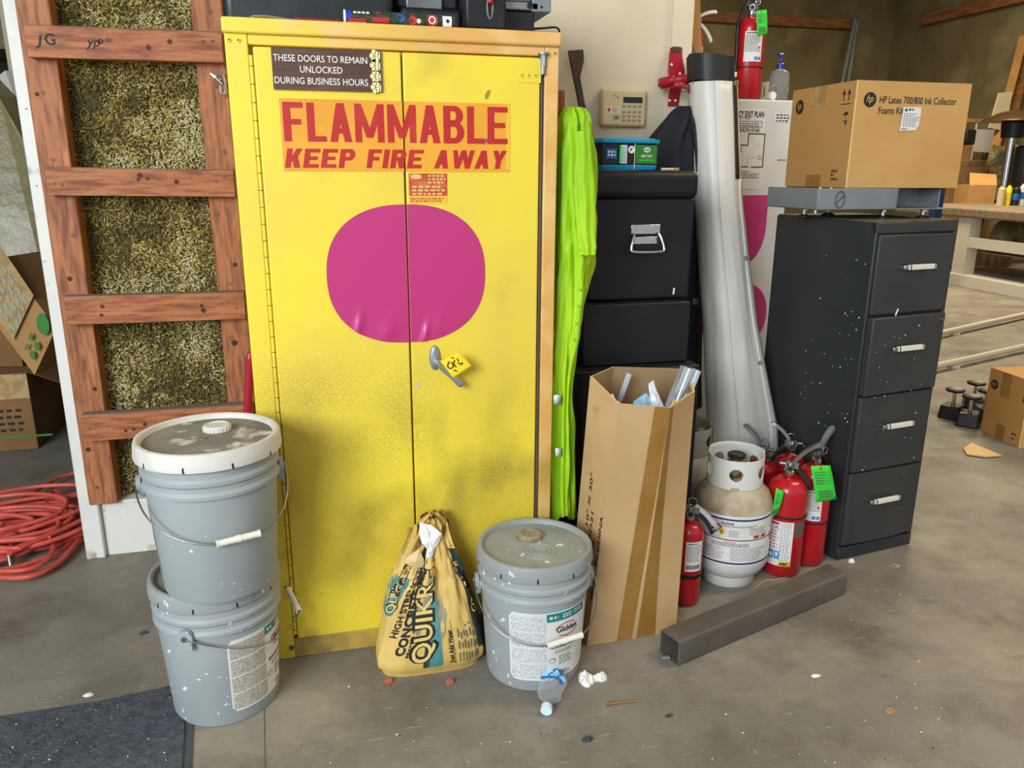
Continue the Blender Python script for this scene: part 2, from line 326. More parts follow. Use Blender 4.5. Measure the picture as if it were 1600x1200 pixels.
def floor_material():
    m = bpy.data.materials.new('floor_concrete'); m.use_nodes = True; MATS['floor_concrete'] = m; nt = m.node_tree; N = nt.nodes; L = nt.links; b = N['Principled BSDF']
    tc = N.new('ShaderNodeTexCoord'); P = tc.outputs['Object']; b.inputs['Roughness'].default_value = .6; b.inputs['Specular IOR Level'].default_value = .35
    def nz(s, d=5, st=None, off=0.0):
        mp = N.new('ShaderNodeMapping'); L.new(P, mp.inputs[0]); mp.inputs['Location'].default_value = (off, off, off)
        if st: mp.inputs['Scale'].default_value = st[:3]; mp.inputs['Rotation'].default_value = (0, 0, st[3])
        n = N.new('ShaderNodeTexNoise'); n.inputs['Scale'].default_value = s; n.inputs['Detail'].default_value = d; n.inputs['Roughness'].default_value = .65; L.new(mp.outputs[0], n.inputs['Vector']); return n.outputs['Fac']
    def rng(x, a, c, hi=1.0): r = N.new('ShaderNodeMapRange'); r.inputs[1].default_value = a; r.inputs[2].default_value = c; r.inputs[4].default_value = hi; L.new(x, r.inputs[0]); return r.outputs[0]
    def mix(f, a, c):
        x = N.new('ShaderNodeMix'); x.data_type = 'RGBA'; L.new(f, x.inputs[0])
        for i, q in ((6, a), (7, c)):
            if isinstance(q, str): x.inputs[i].default_value = C(q)
            else: L.new(q, x.inputs[i])
        return x.outputs[2]
    c = mix(rng(nz(1.3), .32, .68), '#6f6a61', '#90897c')
    c = mix(rng(nz(3.7, 6, None, 4.0), .48, .72, .75), c, '#5e5446')
    c = mix(rng(nz(2.1, 6, None, 11.0), .52, .74, .65), c, '#ada28a')
    c = mix(rng(nz(95, 3), .62, .72, .35), c, '#b5ad9c')
    c = mix(rng(nz(14, 3, (1, 9, 1, .5), 2.0), .62, .70, .4), c, '#bcb29c')
    c = mix(rng(nz(11, 3, (8, 1, 1, .9), 7.0), .63, .72, .4), c, '#4f483e')
    L.new(c, b.inputs['Base Color'])
    bp = N.new('ShaderNodeBump'); bp.inputs['Strength'].default_value = .25; bp.inputs['Distance'].default_value = .004; L.new(nz(55, 6), bp.inputs['Height']); L.new(bp.outputs[0], b.inputs['Normal'])
    r = rng(nz(2.5, 5, None, 20.0), .3, .7); mr = N.new('ShaderNodeMapRange'); mr.inputs[3].default_value = .45; mr.inputs[4].default_value = .75; L.new(r, mr.inputs[0]); L.new(mr.outputs[0], b.inputs['Roughness'])
floor_material()
# ================================================================== the setting
b = MB(); b.box(-7, 14, -3, 14.4, -.1, 0, 'floor_concrete'); struct(b.build('floor'))
b = MB(); b.box(-7, 14, -.6, 14.4, 5.6, 5.7, 'wall_dim'); struct(b.build('ceiling'))
b = MB(); b.box(-6, 14, 14, 14.3, 0, 5.6, 'concrete_back'); struct(b.build('wall_back'))
b = MB(); b.box(11, 11.3, -.6, 14, 0, 5.6, 'concrete_back'); struct(b.build('wall_right'))
# near partition: white plaster foot below the open studs, plastered to the right of them
b = MB(); b.box(-.775, -.2, 2.79, 2.93, 0, .205, 'white_paint'); struct(b.build('baseboard_left', bevel=.004))
b = MB(); b.box(-.2, 1.345, 2.79, 2.93, 0, 4.2, 'wall_cream'); b.box(-.775, -.2, 2.93, 2.97, 0, 4.2, 'wall_cream'); struct(b.build('wall_front'))
b = MB(); b.box(1.275, 1.355, 2.775, 2.94, 0, 4.2, 'wall_cream'); struct(b.build('trim_1', bevel=.004))
b = MB(); b.box(-.838, -.775, 2.77, 2.97, 0, 4.2, 'white_paint'); struct(b.build('trim_2', bevel=.006))
# the dim room behind the left opening
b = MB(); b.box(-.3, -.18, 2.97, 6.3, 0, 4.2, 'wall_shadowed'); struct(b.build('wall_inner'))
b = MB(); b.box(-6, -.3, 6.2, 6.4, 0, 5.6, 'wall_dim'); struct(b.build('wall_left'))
b = MB(); b.box(-4.0, -3.8, 2.9, 6.2, 0, 5.6, 'wall_shadowed'); struct(b.build('wall_side_unseen'))  # unseen wall, added to keep sky light out of this room
# fibrous batt between the studs
b = MB()
b.box(-.74, -.2, 2.85, 2.925, .205, 4.2, 'batt')
fl = ['fleck_gold', 'fleck_olive', 'fleck_pale', 'fleck_dark']
for i in range(30000):
    x = R.uniform(-.735, -.22); z = R.uniform(.21, 1.95)
    n = fbm(x * 4, z * 4, 3.0) + .5 * fbm(x * 11, z * 11, 8.0)
    q = n + R.gauss(0, .33) + (.25 if x < -.6 else 0)*(-1)
    k = 3 if q < -.28 else 1 if q < .05 else 0 if q < .38 else 2
    if z < 1.0 and k == 0 and R.random() < .5: k = 2
    a = R.uniform(0, PI); l = R.uniform(.007, .014); wd = R.uniform(.0026, .0042); t = R.uniform(-.5, .5); y = 2.846 - R.random() * .016
    dx, dz, dy = math.cos(a) * l / 2, math.sin(a) * l / 2, t * l / 2; ox, ozz = -math.sin(a) * wd / 2, math.cos(a) * wd / 2
    x = min(max(x, -.725), -.215); b.add([(x - dx - ox, y - dy, z - dz - ozz), (x + dx - ox, y + dy, z + dz - ozz), (x + dx + ox, y + dy, z + dz + ozz), (x - dx + ox, y - dy, z - dz + ozz), (x, y - .003, z)], [(0, 1, 4), (1, 2, 4), (2, 3, 4), (3, 0, 4)], fl[k], False)
struct(b.build('wall_insulation', ang=0))
# stud frame with four cross rails
fr = thing('stud_frame', 'ladder-like frame of reddish stained studs and cross rails over the insulation', 'wood frame', (-.5, 2.76, .2))
for x0, x1, z0 in ((-.803, -.712, .205), (-.322, -.232, .25)):
    b = MB(); b.box(x0, x1, 2.765, 2.85, z0, 2.4, 'wood_red')
    for k in range(9):
        z = z0 + .1 + k * .2 + R.uniform(-.05, .05); x = R.uniform(x0 + .02, x1 - .02); b.cyl((x, 2.7655, z), (x, 2.7635, z), R.choice([.004, .006, .009]), 'beam_wood', n=10)
    for k in range(6):
        z = z0 + .15 + k * .31 + R.uniform(-.08, .08); x = R.uniform(x0 + .022, x1 - .022); q_ = R.uniform(.006, .011); b.cyl((x, 2.7652, z), (x, 2.7642, z), q_, 'knot', n=14); b.cyl((x + .001, 2.7642, z), (x + .001, 2.7639, z), q_ * .45, 'ink', n=10)
    b.build('stud', fr, bevel=.004)
for i, (za, zb) in enumerate(((1.722, 1.636), (1.326, 1.244), (.932, .843), (.540, .450))):
    b = MB(); x1 = (-.236, -.236, -.236, -.24)[i]; tl = (.004, -.006, -.002, .003)[i]
    b.hexa([(-.776, 2.722, zb), (x1, 2.722, zb + tl), (x1, 2.762, zb + tl), (-.776, 2.762, zb), (-.776, 2.722, za), (x1, 2.722, za + tl), (x1, 2.762, za + tl), (-.776, 2.762, za)], 'wood_red_h')
    b.hexa([(-.775, 2.723, za), (x1, 2.723, za + tl), (x1, 2.762, za + tl), (-.775, 2.762, za), (-.775, 2.724, za + .0025), (x1, 2.724, za + tl + .0025), (x1, 2.76, za + tl + .0025), (-.775, 2.76, za + .0025)], 'wood_dust')
    for x in (-.755, -.735, -.29, -.262):
        if x < -.7 or i: q_ = R.uniform(.005, .009); xk = R.uniform(-.7, -.34); zk = R.uniform(zb + .02, za - .02); b.cyl((xk, 2.7222, zk), (xk, 2.7215, zk), q_, 'knot', n=14)
        z = R.uniform(zb + .02, za - .02); b.cyl((x, 2.7225, z), (x, 2.7205, z), .0045, 'beam_wood', n=10)
    if i == 0:
        mp = plane((-.776, 2.7215, zb), (1, 0, 0), (0, 0, 1))
        b.text(mp, 'J', .026, .036, .030, 'ink', shear=.2, bold=.02); b.text(mp, 'G', .050, .036, .030, 'ink', bold=.02); b.text(mp, 'nn', .082, .034, .018, 'ink_soft', shear=.2)
        b.text(mp, 'yp', .158, .036, .026, 'ink', shear=.3, bold=.012); b.text(mp, 'o', .192, .044, .020, 'ink', bold=.02); b.text(mp, 'sc', .214, .050, .016, 'ink', shear=.2)
        b.text(mp, '- ~ ~ -', .085, .062, .012, 'ink_soft'); b.text(mp, '~ ~ ~', .176, .018, .012, 'ink_soft', shear=-.5)
    b.build('rail', fr, bevel=.003)
# a bent chrome snap hook hanging from the right stud
t = thing('snap_hook', 'small chrome snap hook with torn white tape hanging on the stud', 'hook', (-.25, 2.75, 1.55))
b = MB(); P0 = oy(345, 128, 2.742)
b.tube(smooth_path([P0 + Vector((-.012, 0, .02)), P0 + Vector((.006, -.004, .024)), P0 + Vector((.012, -.004, 0)), P0 + Vector((.010, 0, -.03)), P0 + Vector((-.002, 0, -.035)), P0 + Vector((-.004, 0, -.01))]), .0035, 'chrome')
b.cyl(P0 + Vector((-.014, -.004, .012)), P0 + Vector((.004, -.004, -.006)), .006, 'chrome', n=12); b.build('hook', t)
b = MB(); b.hexa([P0 + Vector(p) for p in ((-.03, -.003, .022), (-.005, -.003, -.004), (-.005, .001, -.004), (-.03, .001, .022), (-.028, -.003, .026), (.002, -.003, .008), (.002, .001, .008), (-.028, .001, .026))], 'paper_white'); b.build('tape_strip', t)
# red broom handle behind the cabinet
b = MB(); b.tube([(-.292, 2.33, .02), (-.198, 2.31, .80)], .0125, 'pole_red', n=14); b.cyl((-.198, 2.31, .80), (-.1965, 2.31, .815), .0125, 'pole_red', r1=.008, n=14)

tag(b.build('broom_handle', at=(-.29, 2.33, .02)), 'dark red metal broom handle leaning beside the yellow cabinet', 'broom handle')

# ================================================================== yellow flammable-storage cabinet
X0, Y0 = -.169, 2.01
cb = thing('flammable_cabinet', 'tall worn yellow steel flammable storage cabinet with two doors', 'cabinet', (X0 + .395, Y0, 0))
b = MB()
b.box(X0 + .004, X0 + .786, Y0 + .026, 2.785, 0, 1.618, 'yellow')
b.box(X0, X0 + .050, Y0, Y0 + .05, 0, 1.622, 'yellow'); b.box(X0 + .754, X0 + .79, Y0, Y0 + .05, 0, 1.622, 'primer_edge')
b.box(X0 + .05, X0 + .754, Y0 + .002, Y0 + .05, 1.598, 1.622, 'yellow_primed'); b.box(X0 + .05, X0 + .754, Y0 + .002, Y0 + .05, 0, .058, 'yellow_base')
b.build('body', cb, bevel=.003)
b = MB(); b.box(X0 - .004, X0 + .794, Y0 - .010, 2.787, 1.620, 1.654, 'yellow_primed'); b.build('top_cap', cb, bevel=.006, seg=3)
doors = []
for x0, x1 in ((X0 + .060, X0 + .3955), (X0 + .3995, X0 + .7405)):
    b = MB(); b.box(x0, x1, Y0 - .004, Y0 + .022, .061, 1.594, 'yellow'); doors.append(b.build('door', cb, bevel=.004, seg=3))
b = MB(); b.cyl((X0 + .0545, Y0 + .001, .075), (X0 + .0545, Y0 + .001, 1.575), .0045, 'yellow', n=12)
for k in range(38): z = .09 + k * .0395; b.cyl((X0 + .0545, Y0 + .001, z), (X0 + .0545, Y0 + .001, z + .0012), .0053, 'black', n=12)
b.build('hinge', cb)
# rod and collar at the right edge
b = MB(); xr = X0 + .7475
b.cyl((xr, Y0 + .008, .1), (xr, Y0 + .008, 1.56), .004, 'steel_dark', n=12); b.cyl((xr, Y0 - .004, 1.575), (xr, Y0 - .004, 1.602), .0085, 'zinc', n=6); b.cyl((xr, Y0 - .004, 1.555), (xr, Y0 - .004, 1.575), .0065, 'zinc', n=14); b.cyl((xr, Y0 - .004, 1.601), (xr, Y0 - .004, 1.605), .014, 'zinc', n=20); b.build('latch_rod', cb)
b = MB(); b.box(X0 + .682, X0 + .742, Y0 - .0055, Y0 - .003, 1.535, 1.590, 'yellow'); 
for k in range(3): b.cyl((X0 + .692 + .018 * k, Y0 - .0055, 1.552), (X0 + .692 + .018 * k, Y0 - .0075, 1.552), .005, 'yellow', n=14); b.cyl((X0 + .692 + .018 * k, Y0 - .0076, 1.552), (X0 + .692 + .018 * k, Y0 - .008, 1.552), .0018, 'black', n=8)
b.build('pivot_plate', cb)
for x in (X0 + .010, X0 + .030, X0 + .760, X0 + .778):
    b = MB(); b.cyl((x, Y0, 1.606), (x, Y0 - .0025, 1.606), .0052, 'yellow' if x < 0 else 'primer_edge', n=16); b.cyl((x, Y0 - .0026, 1.606), (x, Y0 - .003, 1.606), .0022, 'black', n=10); b.build('rivet', cb)
b = MB(); b.cyl((X0 + .042, Y0, .035), (X0 + .042, Y0 - .004, .035), .007, 'steel_dark', n=14); b.build('foot_bolt', cb)
# lettered plaque
front = plane((0, Y0 - .0045, 0), (1, 0, 0), (0, 0, 1))
mat('plaque_brown', '#62412e', .55, var=('#3d271d', 6, .35, .7), stretch=(1.5, 8, 14))
b = MB(); b.box(-.069, .179, Y0 - .012, Y0 - .0045, 1.503, 1.594, 'plaque_brown')
mp = plane((0, Y0 - .0125, 0), (1, 0, 0), (0, 0, 1))
mat('engraved', '#e8e4d8', .6); mat('daisy', '#e9df9e', .6)
b.text(mp, 'THESE DOORS TO REMAIN', -.0655, 1.5640, .0145, 'engraved', w=.212); b.text(mp, 'UNLOCKED', .0405, 1.5405, .0145, 'engraved', w=.096, al='c'); b.text(mp, 'DURING BUSINESS HOURS', -.0655, 1.5155, .0145, 'engraved', w=.212)
for cy in (1.585, 1.561, 1.537, 1.513):
    for k in range(5): a = 2 * PI * k / 5 + .6; b.disc(mp, .164 + .0065 * math.cos(a), cy + .0085 * math.sin(a) - (.0 if cy < 1.58 else .003), .0052, .0058, 'daisy', n=12)
    b.rect(mp, .172, cy - .009, .1765, cy + .006, 'engraved')
b.build('plaque', cb, ang=0)
# FLAMMABLE sticker, slit where the doors meet
mat('sticker_orange', '#e3a02c', .5, var=('#d68c22', 5, .4, .75)); mat('sticker_red', '#b3201d', .5, var=('#c23a2b', 7, .5, .8)); mat('sticker_worn', '#e6b436', .5)
b = MB(); m1 = plane((0, Y0 - .0048, 0), (1, 0, 0), (0, 0, 1)); m2 = plane((0, Y0 - .0054, 0), (1, 0, 0), (0, 0, 1))
b.rect(m1, -.059, 1.320, X0 + .3955, 1.484, 'sticker_orange'); b.rect(m1, X0 + .3995, 1.320, .495, 1.484, 'sticker_orange')
b.rect(plane((0, Y0 - .0050, 0), (1, 0, 0), (0, 0, 1)), .484, 1.326, .4952, 1.480, 'sticker_worn')
def gap_text(s, x0, y0, h, w, bold, shear):
    vs, fs, wd = text_geo(s, bold, shear); k = w / wd
    for f in fs:
        p = [(x0 + vs[i][0] * k, y0 + vs[i][1] * h) for i in f]
        b.add([m2(*q) for q in p], [tuple(range(len(p)))], 'sticker_red', False)
def par(p, x0, y0, x1, y1, tw): p.append([(x0, y0), (x0 + tw, y0), (x1 + tw, y1), (x1, y1)])
def box_(p, x0, y0, x1, y1): p.append([(x0, y0), (x1, y0), (x1, y1), (x0, y1)])
def bowl(p, x0, xr, y0, y1, tx, ty):
    ym, ry_ = (y0 + y1) / 2, (y1 - y0) / 2; xs = xr - min(ry_ * .9, (xr - x0) * .62); prev = None; box_(p, x0, y0, xs, y0 + ty); box_(p, x0, y1 - ty, xs, y1)
    for k in range(13):
        a = -PI / 2 + PI * k / 12; o_ = (xs + (xr - xs) * math.cos(a), ym + ry_ * math.sin(a)); i_ = (xs + (xr - xs - tx) * math.cos(a), ym + (ry_ - ty) * math.sin(a))
        if prev: p.append([prev[1], prev[0], o_, i_])
        prev = (o_, i_)
def glyph(ch, W, t, h):   # heavy block capitals, height 1
    p = []
    if ch in 'FEKPRBL': box_(p, 0, 0, t, 1)
    if ch in 'FE': box_(p, 0, 1 - h, W, 1); box_(p, 0, .5 - h * .45, W * .88, .5 + h * .5)
    if ch in 'EL': box_(p, 0, 0, W, h)
    if ch == 'A': par(p, 0, 0, W / 2 - t / 2, 1, t); par(p, W - t, 0, W / 2 - t / 2, 1, t); box_(p, W * .22, .22, W * .78, .22 + h)
    if ch == 'M': box_(p, 0, 0, t * .92, 1); box_(p, W - t * .92, 0, W, 1); par(p, W / 2 - t * .45, .12, 0, 1, t * .9); par(p, W / 2 - t * .45, .12, W - t * .9, 1, t * .9)
    if ch == 'B': bowl(p, 0, W * .95, .48, 1, t, h); bowl(p, 0, W, 0, .52 + h * .5, t, h)
    if ch in 'PR': bowl(p, 0, W, .40, 1, t, h)
    if ch == 'R': par(p, W - t * 1.05, 0, W * .42, .46, t * 1.05)
    if ch == 'K': par(p, t * .6, .34, W - t * 1.05, 1, t * 1.05); par(p, W - t * 1.1, 0, W * .34, .60, t * 1.05)
    if ch == 'I': box_(p, 0, 0, t, 1)
    if ch == 'W': par(p, W * .20, 0, 0, 1, t * .9); par(p, W * .20, 0, W * .5 - t * .45, 1, t * .9); par(p, W * .72 - t * .2, 0, W * .5 - t * .45, 1, t * .9); par(p, W * .72 - t * .2, 0, W - t * .9, 1, t * .9)
    if ch == 'Y': box_(p, W / 2 - t / 2, 0, W / 2 + t / 2, .45); par(p, W / 2 - t / 2, .42, 0, 1, t); par(p, W / 2 - t / 2, .42, W - t, 1, t)
    return p
def block_text(s, x0, y0, hgt, width, W, t, h, gap, space, sh):
    wch = {'M': 1.35, 'I': t / W, 'W': 1.55, 'L': .85, 'F': .9}; tot = sum((space if c == ' ' else W * wch.get(c, 1) + gap) for c in s) - gap; k = width / (tot); x = 0
    for c in s:
        if c == ' ': x += space; continue
        w_ = W * wch.get(c, 1)
        for ip, pol in enumerate(glyph(c, w_, t, h)): b.add([m2(x0 + (x + px_ ) * k + sh * py_ * hgt, y0 + py_ * hgt) + Vector((0, -.00004 * ip, 0)) for px_, py_ in pol], [tuple(range(len(pol)))], 'sticker_red', False)
        x += w_ + gap
block_text('FLAMMABLE', -.053, 1.388, .088, .541, .56, .19, .145, .085, .3, 0); block_text('KEEP FIRE AWAY', -.056, 1.328, .044, .535, .78, .29, .20, .13, .55, .18)
b.build('warning_sticker', cb, ang=0)
mat('cert_red', '#b8442c', .5, var=('#d48a3a', 25, .45, .7)); mat('cert_print', '#e0b070', .5)
b = MB(); b.rect(m1, .237, 1.262, .333, 1.316, 'cert_red'); b.rect(m1, .237, 1.243, .333, 1.262, 'sticker_worn')
b.disc(m2, .256, 1.308, .014, .006, 'cert_print'); b.fine(m2, .285, 1.290, .330, 1.314, 3, 'cert_print', 3); b.fine(m2, .245, 1.262, .328, 1.288, 3, 'cert_print', 5); b.fine(m2, .240, 1.246, .328, 1.258, 2, 'cert_red', 8); b.build('certificate_sticker', cb, ang=0)
# magenta decal, wrinkled along its lower rim, one half on each door
cx, cy, rx, ry = .2275, 1.066, .2015, .1755
for sgn, xe in ((-1, X0 + .3953), (1, X0 + .3997)):
    b = MB()
    def fn(u, v, sgn=sgn, xe=xe):
        t = v * 2 - 1; z = cy + ry * math.sin(t * PI / 2)
        hw = rx * max(0, 1 - abs((z - cy) / ry) ** 2.35) ** (1 / 2.35)
        x = lerp(xe, cx + sgn * max(hw, .004), u); yy = Y0 - .0050
        for (wx, wz, a) in ((.098, .935, .012), (.268, .907, .012), (.17, .92, .007), (.30, .92, .005)):
            d = (x - wx - (z - wz) * .2) / (.009 if a > .01 else .02); e = (z - wz) / .035
            yy -= a * .55 * math.exp(-d * d - e * e)
        return (x, yy, z)
    b.grid(fn, 60, 70, 'magenta'); b.build('round_decal', doors[0 if sgn < 0 else 1], ang=0)
# latch handle and scuffs
h = MB(); hp = plane((0, Y0 - .005, 0), (1, 0, 0), (0, 0, 1))
def esc(u, v):
    a = 2 * PI * u; k = math.sin(v * PI / 2); return Vector((.292 + .0145 * math.cos(a) * k, Y0 - .004 - .010 * math.cos(v * PI / 2) ** .6, .846 + .034 * math.sin(a) * k))
h.grid(esc, 28, 7, 'zinc', cu=True); h.cyl((.296, Y0 - .012, .836), (.296, Y0 - .034, .834), .010, 'chrome', n=18); h.tube(smooth_path([(.292, Y0 - .032, .842), (.310, Y0 - .034, .822), (.335, Y0 - .033, .798), (.360, Y0 - .030, .772)]), [.008, .0085, .0085, .0085, .0085, .0085, .008, .008, .008, .008, .008, .008, .008, .008, .008, .008, .008, .0085, .009, .009, .0095, .0095, .0095, .009, .007], 'zinc', n=12)
h.build('latch_handle', doors[1])
b = MB(); mat('primer_spot', '#cfb488', .7); mat('scuff_olive', '#8f8a2a', .6)
m3 = plane((0, Y0 - .0062, 0), (1, 0, 0), (0, 0, 1))
for mm, pts_, k in ((m1, [(.240, .778), (.246, .783), (.2535, .775), (.249, .766), (.243, .760), (.241, .768)], 'primer_spot'), (m1, [(.430, 1.502), (.436, 1.513), (.445, 1.516), (.442, 1.503), (.436, 1.494), (.431, 1.494)], 'scuff_olive'), (m3, [(.424, 1.386), (.438, 1.394), (.440, 1.401), (.430, 1.400)], 'magenta')):
    b = MB(); b.poly(mm, pts_, k); b.build('paint_chip', doors[1], ang=0)
b = MB(); P = [(.300, .846), (.349, .868), (.384, .829), (.332, .800)]; yb = Y0 - .047
mp = lambda x, y: Vector((x, yb - .006 * math.sin((x - .3) * 30), y))
mat('tag_yellow', '#f0d022', .7)
b.grid(lambda u, v: mp(*(Vector(P[0]).lerp(Vector(P[1]), u).lerp(Vector(P[3]).lerp(Vector(P[2]), u), v))), 9, 9, 'tag_yellow')
mp2 = lambda x, y: mp(x, y) + Vector((0, -.0022, 0))
for pts in ([(.322, .845), (.318, .832), (.326, .826), (.333, .834), (.327, .843)], [(.336, .848), (.334, .838), (.340, .830)], [(.345, .842), (.352, .836), (.357, .841)], [(.328, .856), (.334, .854)], [(.343, .852), (.346, .846)], [(.334, .822), (.342, .818)]):
    b.tube([mp2(*p) for p in smooth_path([(p[0], p[1], 0) for p in pts], 4) for p in [(p[0], p[1])]], .0009, 'ink', n=5)
b.tube([(.300, Y0 - .034, .842), (.302, Y0 - .043, .846), (.305, yb, .845)], .0012, 'ink_pale', n=6)
tag(b.build('paper_tag', at=(.33, yb, .83), solid=.0012), 'yellow paper tag with scribbles hung on the yellow cabinet handle', 'tag')

# ================================================================== things on top of the cabinet
ZT = 1.6545
t = thing('equipment_case', 'black plastic equipment case at the left end of the cabinet top', 'case', (.02, 2.4, ZT))
b = MB(); b.box(-.175, .225, 2.12, 2.62, ZT, ZT + .12, 'black_plastic'); b.build('case_body', t, bevel=.018, seg=3)
b = MB(); b.box(-.178, .228, 2.117, 2.623, ZT + .122, ZT + .2, 'black_plastic'); b.build('lid', t, bevel=.014, seg=3)
b = MB(); b.tube([(-.115, 2.055, ZT + .004), (-.105, 2.052, ZT + .010), (-.075, 2.05, ZT + .011), (-.02, 2.055, ZT + .006), (.0, 2.06, ZT + .004)], .003, 'chrome'); tag(b.build('metal_wire', at=(-.06, 2.055, ZT)), 'thin bent metal wire on the cabinet top before the black case', 'wire')
mat('dark_red', '#7d1a17', .6); b = MB(); b.box(-.015, .092, 2.04, 2.10, ZT, ZT + .010, 'dark_red'); tag(b.build('red_strip', at=(.04, 2.07, ZT), bevel=.002), 'dark red flat strip lying between the wire and the printed tube', 'strip')
t = thing('printed_tube', 'printed cardboard tube with blue end lying on the cabinet top', 'tube', (.23, 2.055, ZT))
b = MB(); rr = .0165; zc = ZT + rr + .001
mat('print_dark', '#20301f', .5, var=('#3a4a2a', 60, .45, .6)); mat('print_blue', '#1c3f96', .5); mat('print_red', '#c02434', .5)
b.cyl((.118, 2.055, zc), (.365, 2.055, zc), rr, 'print_dark', n=28); b.build('tube_body', t)
b = MB(); b.cyl((.100, 2.055, zc), (.104, 2.055, zc), rr + .001, 'paper_white', n=28); b.cyl((.104, 2.055, zc), (.118, 2.055, zc), rr, 'print_blue', n=28); b.build('end_cap', t)
b = MB()
def tp(x, y): a = y / rr; return Vector((x, 2.055 - (rr + .0008) * math.cos(a), zc + (rr + .0008) * math.sin(a)))
def tpoly(pts, m): b.add([tp(*p) for p in pts], [tuple(range(len(pts)))], m, False)
b.rect(tp, .110, -.012, .150, -.004, 'print_red', 1, 3); b.rect(tp, .108, -.013, .152, -.0118, 'paper_white', 1, 2)
tpoly([(.150, .0), (.178, .014), (.190, .014), (.160, 0)], 'print_red'); b.rect(tp, .165, -.010, .205, 0, 'print_red', 2, 3)
for x, y, r_, m in ((.232, .003, .011, 'print_blue'), (.262, -.002, .010, 'print_red'), (.276, -.003, .005, 'paper_white'), (.308, .001, .014, 'print_red'), (.308, .001, .009, 'paper_white'), (.308, .001, .006, 'print_red')):
    b.disc(lambda x_, y_, k=r_: tp(x_, y_) + Vector((0, -.0012 + k * .05, 0)), x, y, r_, r_, m, n=20)
b.rect(tp, .334, -.012, .356, .012, 'paper_white', 2, 4); b.disc(lambda x_, y_: tp(x_, y_) + Vector((0, -.001, 0)), .346, 0, .004, .004, 'black'); tpoly([(.338, .004), (.344, .010), (.346, .004)], 'print_red')
for k in range(4): b.rect(tp, .122 + k * .010, .008, .129 + k * .010, .013, 'paper_white', 1, 2)
b.build('printed_pattern', t, ang=0)
t = thing('shop_machine', 'black plastic machine with oval grip in the middle of the cabinet top', 'machine', (.38, 2.3, ZT))
b = MB(); b.box(.245, .40, 2.14, 2.5, ZT, ZT + .065, 'black_plastic'); b.box(.235, .40, 2.18, 2.5, ZT + .065, ZT + .2, 'black_plastic'); b.build('machine_body', t, bevel=.01)
b = MB(); b.box(.40, .505, 2.09, 2.45, ZT + .012, ZT + .2, 'black_plastic'); b.box(.39, .50, 2.10, 2.4, ZT, ZT + .014, 'steel_dark')
b.build('front_housing', t, bevel=.010)
b = MB(); b.grid(lambda u, v: Vector((.462 + .007 * math.cos(2 * PI * u) + .003 * math.cos(2 * PI * v) * math.cos(2 * PI * u), 2.088 + .003 * math.sin(2 * PI * v), ZT + .062 + .026 * math.sin(2 * PI * u) + .003 * math.cos(2 * PI * v) * math.sin(2 * PI * u))), 28, 8, 'steel_dark', cu=True, cv=True); b.build('grip_ring', t)
b = MB(); b.box(.262, .355, 2.165, 2.19, ZT + .062, ZT + .10, 'steel'); b.build('vent_plate', t, bevel=.003)
b = MB(); b.hexa([(.455, 2.075, ZT + .072), (.463, 2.075, ZT + .068), (.463, 2.086, ZT + .068), (.455, 2.086, ZT + .072), (.478, 2.075, ZT + .125), (.492, 2.075, ZT + .12), (.492, 2.086, ZT + .12), (.478, 2.086, ZT + .125)], 'red_paint'); tag(b.build('red_strap', at=(.46, 2.08, ZT + .07), bevel=.002), 'bright red strap end hanging from the black machine grip', 'strap')
b = MB(); b.box(.508, .598, 2.16, 2.5, ZT, ZT + .072, 'black_plastic'); tag(b.build('black_bin', at=(.55, 2.3, ZT), bevel=.004), 'black open-looking bin between machine and right cabinet top corner', 'bin')
t = thing('grey_appliance', 'grey metal appliance edge resting on the black bin on the cabinet', 'appliance', (.56, 2.3, ZT + .075))
b = MB(); b.box(.506, .606, 2.15, 2.5, ZT + .073, ZT + .092, 'zinc'); b.box(.506, .585, 2.15, 2.5, ZT + .092, ZT + .2, 'steel'); b.box(.588, .64, 2.15, 2.5, ZT + .070, ZT + .2, 'zinc'); b.build('housing', t, bevel=.003)
b = MB(); b.cyl((.582, 2.149, ZT + .084), (.582, 2.143, ZT + .084), .008, 'black', n=18); b.cyl((.613, 2.149, ZT + .082), (.613, 2.146, ZT + .082), .003, 'black', n=12); b.build('screw_cap', t)
b = MB(); b.box(.602, .676, 2.2, 2.5, ZT, ZT + .033, 'zinc'); b.box(.654, .656, 2.1985, 2.2, ZT, ZT + .033, 'steel'); tag(b.build('metal_box', at=(.64, 2.3, ZT), bevel=.003), 'low grey metal box on the right rear corner of the cabinet top', 'box')
b = MB(); b.tube(smooth_path([(.605, 2.21, ZT + .038), (.64, 2.205, ZT + .041), (.67, 2.205, ZT + .044), (.682, 2.21, ZT + .036), (.684, 2.22, ZT + .02)]), .0028, 'black'); tag(b.build('black_cable', at=(.64, 2.21, ZT + .035)), 'short black cable curling over the low grey metal box', 'cable')

